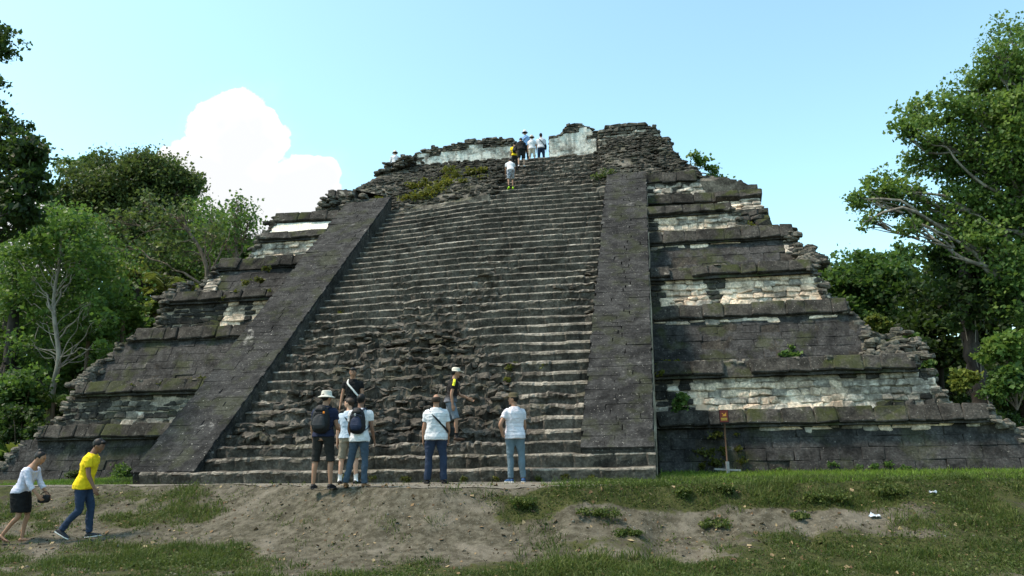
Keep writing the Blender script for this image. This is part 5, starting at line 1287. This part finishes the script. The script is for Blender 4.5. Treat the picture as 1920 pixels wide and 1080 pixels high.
def put(px, py, z, dY=0.0):
    d = FW+RT*(px-960)/FPX-UP*(py-540)/FPX; return CAMP+d*((z-CAMP[2])/d[2])
RZ_AWAY = YAW           # facing away from the camera
def face(deg): return YAW+math.radians(deg)     # 0 away, -90 to the photo's right, 90 left, 180 toward us
def relaxed(sw=.12, fw=.08, bend=.12): return [((-sw, fw, -1), (-sw*.35, fw+bend, -1)), ((sw, fw, -1), (sw*.35, fw+bend, -1))]
def stand(spread=.10, toe=.25, bend=.0): return [((-spread, .04+bend, -1), (-spread*.3, -.04-bend, -1), (-toe, 1, 0)), ((spread, .04+bend, -1), (spread*.3, -.04-bend, -1), (toe, 1, 0))]
def backpack(label, owner, B, m1, m2, w=.17, h=.26, d=.12, logo=None, strapm=None, zoff=.29, mesh_pocket=None):
    """worn on the back: shell, front pocket, two shoulder straps"""
    o = tag(empty('backpack', owner.location, owner.rotation_euler.z), label, 'backpack'); k = B.k; Rm = np.stack([B.cr, B.cf, B.cu], 1)
    c = B.pel+B.cu*zoff*k-B.cf*(.115*B.b*k+d*.75)
    def sh(P):
        P = np.sign(P)*np.abs(P)**.62; P[:, 0] *= np.interp(P[:, 2], [-1, -.4, .5, 1], [1.0, 1.08, .9, .62]); P[:, 1] *= np.interp(P[:, 2], [-1, -.3, 1], [1.05, 1.1, .62]); return P
    mb = MB(); mb.sphere(c, (w, d, h), 22, 14, Rm, 0, sh); remesh(mb, 'shell', m1, .012, 3, o, .006, 3)
    mb = MB(); mb.sphere(c-B.cf*d*.72-B.cu*h*.22, (w*.74, d*.55, h*.56), 18, 12, Rm, 0, sh); remesh(mb, 'front_pocket', m2, .011, 3, o, .004, 5)
    mb = MB(); mb.sphere(c-B.cf*d*.45+B.cu*h*.66, (w*.6, d*.5, h*.2), 14, 8, Rm, 0, sh); remesh(mb, 'top_pocket', m1, .011, 3, o, .004, 6)
    mb = MB(); P = [c+Rm@np.array([-w*.74, -d*.9, h*.30]), c+Rm@np.array([0, -d*1.10, h*.42]), c+Rm@np.array([w*.74, -d*.9, h*.30])]; mb.tube(spline(P, 5), .006, 5); mb.build('zip', m2, o, True)
    for sd in (-1, 1):
        s0 = B.neck-B.cu*.03*k+B.cr*sd*.105*k
        P = [c+B.cr*sd*w*.45+B.cf*d*.5+B.cu*h*.75, s0-B.cf*.06*k+B.cu*.028*k, s0+B.cu*.020*k+B.cf*.02*k, s0+B.cf*.125*k-B.cu*.06*k, B.pel+B.cu*.33*k+B.cr*sd*.15*k+B.cf*.135*k*B.b, B.pel+B.cu*.2*k+B.cr*sd*.19*k*B.b+B.cf*.03, c+B.cr*sd*w*.9+B.cf*d*.6-B.cu*h*.7]
        mb = MB(); P = spline(P, 4); mb.ring_loft(tube_rings(P, [(.024*k, .007*k)]*len(P), 8, ref=B.cr)); mb.build('strap', strapm or m2, o, True)
    if logo:
        mb = MB(); mb.box(c-B.cf*(d*1.02)+B.cu*h*.42*1+Rm@np.array([logo[1], 0, 0]), (.017, .006, .02), Rm); mb.build('badge', logo[0], o)
    return o
def sling(label, owner, B, m, side=1, w=.03, bag=None, name='sling_bag', r_off=.0):
    """strap over one shoulder and across the body, with a bag at the other hip"""
    o = tag(empty(name, owner.location, owner.rotation_euler.z), label, 'bag'); k = B.k; b = B.b
    s0 = B.neck-B.cu*.035*k+B.cr*side*.10*k; g = .030*k
    e = B.pel+B.cu*.06*k-B.cr*side*(.19*b*k+g)
    P = [s0+B.cu*.035*k, s0+B.cf*.12*k*b-B.cu*.07*k, B.pel+B.cu*.30*k+B.cf*(.125*b*B.belly**.7*k+g)-B.cr*side*.02*k, B.pel+B.cu*.16*k+B.cf*(.10*b*k+g)-B.cr*side*.14*k*b, e, B.pel+B.cu*.18*k-B.cf*(.085*b*k+g)-B.cr*side*.13*k*b, B.pel+B.cu*.33*k-B.cf*(.128*b*k+g)-B.cr*side*.01*k, s0-B.cf*.10*k-B.cu*.04*k, s0+B.cu*.035*k]
    P = spline(P, 6); mb = MB(); mb.ring_loft(tube_rings(P, [(.006*k, w*.5)]*len(P), 8, ref=B.cf)); mb.build('strap', m, o, True)
    if bag:
        bm, sz, off = bag; Rm = np.stack([B.cr, B.cf, B.cu], 1); c = e+Rm@np.array(off)
        mb = MB(); mb.sphere(c, sz, 18, 12, Rm, 0, lambda P: np.sign(P)*np.abs(P)**.6); bo = remesh(mb, 'pouch', bm, .011, 3, o, .006, 4)
        mb = MB(); mb.sphere(c+Rm@np.array([0, -sz[1]*.25, sz[2]*.35]), (sz[0]*1.04, sz[1]*.95, sz[2]*.62), 18, 10, Rm, 0, lambda P: np.sign(P)*np.abs(P)**.6); remesh(mb, 'flap', bm, .011, 3, o, .005, 8)
    return o

# 1 bucket hat, navy tee, backpack, dark shorts, facing away
B1 = Body(1.76, 1.04, (0.02, .05, 1), legs=stand(.13, .12, .02), arms=[((-.25, .1, -1), (-.1, .5, -1)), ((.20, .12, -1), (-.15, 1, -.15))], head_fwd=(.45, .9, -.1))
P1 = put(603, 916, 0); o1, *_ = person('man in a white bucket hat and navy shirt with knee-length dark shorts', tuple(P1), face(-6), B1, ('tee_shirt', m_navy), m_dshort, 'tan', ('under_hat', HAIRM), [m_shoeb, m_shoeg], ('bucket', m_hat), bottom_kind='shorts', legs_upto=.60, hem=.085, sleeve=.5)
backpack('large black backpack worn by the man in the bucket hat', o1, B1, m_bag, m_bag2, .165, .27, .115, (m_or, .09))
# 2 light blue tee, khaki shorts, head turned left
B2 = Body(1.76, 1.05, (-.02, .03, 1), legs=stand(.14, .25, .02), arms=[((-.22, .02, -1), (-.10, .2, -1)), ((.2, .1, -1), (.05, .4, -1))], head_fwd=(-1, .28, -.12), belly=1.1)
P2 = put(652, 908, 0); o2, *_ = person('man in a light blue shirt and khaki shorts turning his head left', tuple(P2), face(-4), B2, ('tee_shirt', m_lblue), m_khaki, 'light', ('short', HAIRG), [m_shoeb], bottom_kind='shorts', legs_upto=.58, hem=.092, sleeve=.5, socks=(m_sock, .13), beard=True)
sling('tan leather shoulder bag hanging at the hip of the man in light blue', o2, B2, m_bag, -1, .03, (m_leather, (.11, .06, .115), (-.02, -.10, -.02)), 'shoulder_bag')
# 3 white shirt, navy backpack, jeans
B3 = Body(1.70, .92, (0.0, .04, 1), legs=[((-.20, .05, -1), (-.20, -.06, -1), (-.2, 1, 0)), ((.05, .04, -1), (.02, -.04, -1), (.3, 1, 0))], arms=[((-.2, .1, -1), (.1, .5, -1)), ((.22, .0, -1), (.05, .45, -.8))])
P3 = put(672, 915, 0); o3, *_ = person('black-haired man in a white shirt, blue jeans and tan shoes', tuple(P3), face(-6), B3, ('shirt', m_white), m_jean, 'brown', ('short', HAIRM), [m_tanshoe], sleeve=.5, hem=.062, top_z0=-.10)
backpack('navy and black backpack worn over a white shirt', o3, B3, m_bag, m_bagn, .15, .25, .105, (m_strapw, -.02))
# 4 black tee, white strap, standing on the steps, facing us
B4 = Body(1.72, .98, (0, .02, 1), legs=stand(.09, .2), arms=[((-.20, .02, -1), (-.14, .10, -1)), ((.22, .02, -1), (.14, .14, -1))], head_fwd=(.0, 1, -.28), head_up=(0, .2, 1), shoulder=1.06)
P4 = np.array([at(659, 800, 17.4)[0], 17.42, .87]); o4, L4, R4 = person('dark-haired man in a black shirt facing the camera on the steps', tuple(P4), face(180), B4, ('tee_shirt', m_black), m_dshort, 'tan', ('short', HAIRM), [m_shoeb], sleeve=.46, hem=.06)
sling('white strap of a dark bag across the black shirt', o4, B4, m_strapw, 1, .045, (m_bag, (.10, .06, .12), (0, .04, -.10)), 'crossbody_bag')
# 5 balding man, white striped polo, deep blue jeans
B5 = Body(1.76, 1.16, (0, .0, 1), legs=stand(.12, .30), arms=[((-.24, -.02, -1), (-.06, .16, -1)), ((.26, .04, -1), (.0, .45, -1))], belly=1.22, head_fwd=(.05, 1, 0))
P5 = put(817, 908, 0); o5, *_ = person('balding man in a white striped polo shirt and deep blue jeans', tuple(P5), face(2), B5, ('polo_shirt', m_polo1), m_jean2, 'tan', ('balding', HAIRG), [m_shoeb], sleeve=.55, hem=.075, top_z0=-.10)
sling('black strap of a sling bag over the striped polo of the balding man', o5, B5, m_bag, -1, .055, (m_bag, (.07, .05, .10), (.06, .10, .0)))
# 6 man in a cap walking right on the steps
B6 = Body(1.64, .98, (0.0, .18, 1), legs=[((-.03, -.12, -1), (-.02, -.42, -1), (0, 1, -.12)), ((.03, .34, -1), (.0, .02, -1), (.1, 1, 0))], arms=[((-.10, .55, -1), (-.05, .95, -.45)), ((.14, -.22, -1), (.0, .12, -1))], head_fwd=(0, 1, -.15))
P6 = np.array([at(862, 832, 18.2)[0], 17.36, .875]); o6, L6, R6 = person('man in a cream cap and black and grey jersey walking along the steps', tuple(P6), face(-84), B6, ('jersey', m_sport), m_greyblue, 'tan', ('under_hat', HAIRM), [m_brownsan], ('cap', m_cream), bottom_kind='shorts', legs_upto=.58, hem=.085, sleeve=.5, socks=(m_dsock, .10))
mb = MB(); q = B6; P = [q.neck-q.cu*.015*q.k+q.cr*.085*q.k, q.shd[1]+q.cu*.074*q.k+q.cr*.01, q.shd[1]+q.cr*.072*q.k+q.cu*.022, q.shd[1]+q.cr*.080*q.k-q.cu*.03, q.shd[1]*.72+q.elb[1]*.28+q.cr*.082*q.k]
P = spline(P, 5); mb.ring_loft(tube_rings(P, [(.014, .030)]*len(P), 8, ref=q.cr)); mb.build('shoulder_stripe', m_fluo, o6, True)
sling('small dark bag carried on the far hip of the man in the cream cap', o6, B6, m_bag, 1, .03, (m_bag, (.07, .05, .13), (.0, -.02, -.04)), 'shoulder_bag')
# 7 olive cap, hand on hip, light jeans
B7 = Body(1.76, 1.04, (-.02, -.02, 1), chest_fwd=(-.25, 1, 0), legs=[((-.02, .06, -1), (.0, -.05, -1), (-.5, 1, 0)), ((.08, .02, -1), (.05, -.10, -1), (.15, 1, 0))], arms=[((-.55, -.28, -1), (.25, .35, -1), (.8, .5, -.5)), ((.2, .15, -1), (-.1, .7, -.7))], head_fwd=(-1, .35, -.05))
P7 = np.array(put(967, 903, 0)); P7[1] = min(P7[1], 16.0); P7 = np.array([at(967, 903, P7[1])[0], P7[1], .005]); o7, *_ = person('man in an olive cap, white striped polo and pale jeans, hand on hip', tuple(P7), face(8), B7, ('polo_shirt', m_polo2), m_jeanl, 'tan', ('under_hat', HAIRM), [m_bluesh, m_sole], ('cap', m_olive), sleeve=.5, hem=.06, top_z0=-.10)
# 8 woman walking right uphill
B8 = Body(1.64, .90, (0, .42, 1), legs=[((-.02, .32, -1), (.0, -.16, -1), (0, 1, .1)), ((.03, .16, -1), (.02, -.80, -1), (.05, 1, -.45))], arms=[((-.12, .32, -1), (.1, .6, -.75)), ((.12, .30, -1), (-.12, .62, -.75))], head_fwd=(0, 1, -.55), head_up=(0, .6, 1), shoulder=.92)
X8 = at(30, 1000, 12.7)[0]; P8 = np.array([X8, 12.7, DIRT(X8, 12.7)]); o8, *_ = person('woman with a hair bun, pale lavender top and black skirt walking uphill', tuple(P8), face(-88), B8, ('knit_top', m_lav), m_black, 'tan', ('bun', HAIRM), m_brownsan, bottom_kind='skirt', sleeve=.84, long_sleeve=True, neck_z=.48, sandals=True, top_z0=-.03)
ob = tag(empty('hand_bag', tuple(P8), face(-88)), 'dark bag held by the woman in the lavender top', 'bag'); mb = MB(); c = (B8.wri[0]+B8.wri[1])/2+B8.hdir[1]*.06+np.array([0, .0, -.03]); mb.sphere(c, (.05, .11, .075), 16, 10, None, 0, lambda P: np.sign(P)*np.abs(P)**.6); remesh(mb, 'pouch', m_bag, .011, 3, ob, .006, 2)
mb = MB(); mb.tube(spline([c+[0, -.08, .06], c+[0, -.03, .12], c+[0, .05, .12], c+[0, .09, .06]], 4), .008, 6); mb.build('handle', m_brownsan, ob, True)
# 9 yellow tee walking right uphill
B9 = Body(1.76, .98, (0, .24, 1), legs=[((-.02, .30, -1), (.0, .03, -1), (0, 1, .12)), ((.03, .02, -1), (.02, -.72, -.85), (.05, 1, -.55))], arms=[((-.12, -.30, -1), (0, -.05, -1)), ((.12, .22, -1), (.02, .52, -1))], head_fwd=(0, 1, -.4), head_up=(0, .45, 1))
X9 = at(148, 1000, 12.9)[0]; P9 = np.array([X9, 12.9, DIRT(X9, 12.9)]); o9, *_ = person('man in a bright yellow shirt and blue jeans striding uphill', tuple(P9), face(-86), B9, ('tee_shirt', m_yel), m_jeand, 'brown', ('short', HAIRM), [m_shoeg, m_sole], sleeve=.5, hem=.062, top_z0=-.10)
# ---- small figures near the top
V2 = .024; s10 = .86
def up_at(px, py, Y): p = at(px, py, Y); return tuple(p)
KS = 14
def step_z(Y): k = (Y-YT)/.42; return ZT+.325*max(0, math.floor(k+.25)) if Y > YT else ZB+R_*math.floor((Y-Y0S)/T_)
B10 = Body(1.45, .98, (0, .55, 1), legs=[((-.05, .05, -1), (.0, -.25, -1), (-.1, 1, 0)), ((.06, .80, -1), (.0, -.15, -1), (.1, 1, 0))], arms=[((-.2, .3, -1), (-.05, .5, -1)), ((.2, .3, -1), (.05, .6, -1))], head_fwd=(0, 1, -.2), head_up=(0, .5, 1))
Yc = 29.0; p = at(958, 345, Yc); person('climber in a white shirt, camouflage shorts and neon green shoes', (p[0], Yc, ZT+.02), face(4), B10, ('tee_shirt', m_white), m_camo, 'tan', ('short', HAIRM), [m_neon], bottom_kind='shorts', legs_upto=.58, hem=.07, vox=V2, sleeve=.5, socks=(m_dsock, .05))
Yc = 30.35; p = at(978, 314, Yc); B11 = Body(1.42, 1.12, (0, .35, 1), legs=[((-.09, .06, -1), (-.02, -.1, -1), (-.15, 1, 0)), ((.10, .3, -1), (.02, -.1, -1), (.2, 1, 0))], arms=[((-.3, .15, -1), (.1, .5, -1)), ((.3, .15, -1), (-.1, .5, -1))], head_fwd=(0, 1, -.5), head_up=(0, .6, 1)); person('climber in a black jacket and grey shorts close below the summit', (p[0], Yc, p[2]), face(3), B11, ('jacket', m_black), m_dshort, 'light', ('short', HAIRM), [m_shoeb], bottom_kind='shorts', legs_upto=.56, hem=.075, vox=V2, sleeve=.85, long_sleeve=True, socks=(m_sock, .05))
def summit(label, px, py_head, H, Y, top, bot, hair, hat, rz, skin_='tan', **kw):
    p = at(px, py_head, Y); B = Body(H, kw.pop('build', .98), kw.pop('lean', (0, .05, 1)), legs=stand(.10, .2), arms=kw.pop('arms', relaxed(.2, .08, .2)), head_fwd=kw.pop('hf', None))
    z = p[2]-H*.985; o, *_ = person(label, (p[0], Y, z), face(rz), B, top, bot, skin_, hair, [m_shoeb], hat, vox=V2, **kw); return o, B
oA, BA = summit('climber in a yellow shirt half hidden beside the black jacket', 965, 268, 1.40, 31.2, ('tee_shirt', m_yel), m_dshort, ('short', HAIRM), None, 10, sleeve=.5)
backpack('dark backpack on the climber in yellow at the top', oA, BA, m_bag, m_bag2, .12, .17, .09)
oB, BB = summit('tall man in a sky blue shirt and white cap at the top of the stairs', 984, 247, 1.66, 33.6, ('shirt', m_skyb), m_dshort, ('under_hat', HAIRM), ('bucket', m_white), 0, sleeve=.5)
sling('dark camera strap across the sky blue shirt', oB, BB, m_bag, 1, .05)
summit('visitor in a pale sun hat, white top and beige shorts at the top', 997, 256, 1.42, 32.6, ('tee_shirt', m_white), m_beige, ('under_hat', HAIRG), ('bucket', m_cream), -5, 'light', sleeve=.5, bottom_kind='shorts', legs_upto=.58, hem=.07)
oC, BC = summit('black-haired man in a white shirt and dark jeans in the summit opening', 1014, 252, 1.60, 33.9, ('shirt', m_white), m_jeand, ('short', HAIRM), None, -3, 'brown', sleeve=.6)
sling('black shoulder bag on the white shirt in the summit opening', oC, BC, m_bag, -1, .05, (m_bag, (.07, .06, .12), (0, .02, -.02)))
summit('lone person in a white shirt and hat on the left shoulder of the ruin', 742, 283, 1.60, 33.2, ('shirt', m_white), m_beige, ('under_hat', HAIRM), ('bucket', m_cream), 20, 'light', sleeve=.85, long_sleeve=True, lean=(0, .25, 1), arms=[((-.2, .3, -1), (0, .6, -.6)), ((.3, .5, -.8), (.1, 1, -.3))])
# the summit platform behind the edge, where they stand
# ================================================================== SIGN, LITTER
def sign():
    c = put(1365, 886, .0); c = np.array([at(1365, 886, 20.0)[0], 20.0, 0.0]); c[2] = at(1365, 888, 20.0)[2]
    root = tag(empty('warning_sign', tuple(c), YAW), 'dark red sign with a yellow symbol and lettering on a thin brown post', 'sign')
    t = NT('painted_rust_post'); mpost = t.pbr(t.mix(t.noise(t.obj(), 9, 4), (.055, .032, .02), (.13, .08, .05)), .8, None, .3)
    t = NT('grey_concrete'); mcon = t.pbr(t.mix(t.noise(t.obj(), 14, 4), (.20, .20, .195), (.36, .36, .35)), .95)
    t = NT('dark_red_board'); mred = t.pbr(t.mix(t.noise(t.obj(), 8, 4), (.13, .016, .010), (.20, .030, .016)), .6, None, .4)
    t = NT('black_board_edge'); mblk = t.pbr((.012, .011, .011), .6)
    t = NT('orange_paint'); mor = t.pbr((.72, .30, .04), .6); t = NT('yellow_paint'); myel = t.pbr((.62, .42, .06), .6)
    u = np.linalg.norm(c-CAMP)/FPX
    H = 110*u
    mb = MB(); mb.tube([(0, 0, .2), (0, 0, H*.5), (.004, 0, H)], 1.5*u, 8); mb.build('post', mpost, root, True)
    mb = MB(); mb.box((0, 0, .09), (2.6*u, 2.6*u, .2)); mb.build('base', mcon, root)
    mb = MB(); mb.box((-1*u, -.035, H-11*u), (8.5*u, .012, 12*u)); fr = mb.build('board', mblk, root)
    mb = MB(); mb.box((-1*u, -.051, H-10.5*u), (7.2*u, .004, 10.3*u)); mb.build('panel', mred, fr)
    f = MB(); z0 = H-10.5*u
    V = np.array([(-3.5, 0, -1), (4, 0, -1), (4, 0, 6), (1.5, 0, 3.2)])*u+[-1*u, -.058, z0+1*u]; f.add(V, [[0, 1, 2, 3]]); V = np.array([(-4.2, 0, 4), (-1, 0, 1.5), (-.2, 0, 2.4), (-3.4, 0, 5)])*u+[-1*u, -.0585, z0+1*u]; f.add(V, [[0, 1, 2, 3]])
    f.build('symbol', mor, fr)
    f = MB(); r = random.Random(2)
    for row, zz in enumerate((-4.6, -7.2)):
        x = -5.6
        while x < 5: w = r.uniform(.5, .9); V = np.array([(x, 0, zz), (x+w, 0, zz), (x+w, 0, zz+1.7), (x, 0, zz+1.7)])*u+[-1*u, -.058, z0]; f.add(V, [[0, 1, 2, 3]]); x += w+.22
    f.build('lettering', myel, fr)
    o = tag(empty('plank', (c[0], c[1]+.15, c[2]+.09), YAW-.02), 'pale thin plank lying behind the foot of the warning sign', 'plank')
    mb = MB(); mb.box((0, 0, 0), (23*u, .05, .022)); b = mb.build('board', mcon, o); b.rotation_euler = (0, .06, 0)
sign()
def litter(label, px, py, s, seed):
    d = FW+RT*(px-960)/FPX-UP*(py-540)/FPX; t_ = np.linspace(9, 22, 1500); P = CAMP+d[None]*t_[:, None]/d[1]; hh = terrain(P[:, 0], P[:, 1]); c = P[np.argmax(P[:, 2] < hh)]
    rng = np.random.default_rng(seed); n = 9; X, Y = np.meshgrid(np.linspace(-1, 1, n), np.linspace(-.6, .6, n), indexing='ij'); V = p3(X*s, Y*s, np.abs(rng.normal(0, .3, n*n))*s+.02)+rng.normal(0, .06*s, (n*n, 3))
    t = NT('crumpled_white_plastic'); m = t.pbr((.62, .64, .70), .4); mb = MB(); mb.add(V, gridf(n, n)); B = V.copy(); B[:, 2] -= .004; mb.add(B, gridf(n, n)[:, ::-1]); o = mb.build('plastic_bag', m, None); o.location = tuple(c); tag(o, label, 'litter')
litter('crumpled white plastic bag lying on the bank at the right', 1640, 971, .085, 1)
litter('small scrap of white plastic in the weeds near the top of the bank', 1750, 926, .06, 2)
print('verts', sum(len(o.data.vertices) for o in bpy.data.objects if o.type == 'MESH'), 'objs', len(bpy.data.objects))

# pieces past the first 300 of a kind (those that show smallest) become one joined part
bpy.context.view_layer.update()
for nm in ('panel_stone', 'balustrade_block', 'wall_block'):
    L = [o for o in bpy.data.objects if o.name.split('.')[0] == nm]
    L.sort(key=lambda o: -abs(o.scale.x*o.scale.z)/(o.matrix_world.translation-Vector(CAMP)).length**2)
    mb = MB(); mats = []
    for o in L[300:]:
        me = o.data; n = len(me.vertices); co = np.zeros(n*3); me.vertices.foreach_get('co', co); W = np.array(o.matrix_world); V = co.reshape(-1, 3) @ W[:3, :3].T + W[:3, 3]
        m = me.materials[0]
        if m not in mats: mats.append(m)
        k = mats.index(m); first = True
        for sides in (3, 4):
            F = np.array([p.vertices[:] for p in me.polygons if len(p.vertices) == sides])
            if not len(F): continue
            if first: mb.add(V, F, k); first = False
            else: mb.tri(F, k)
        bpy.data.objects.remove(o)
    if mats: j = part('joined_'+nm+'s', mb.data(nm, mats)); j['kind'] = 'stuff'
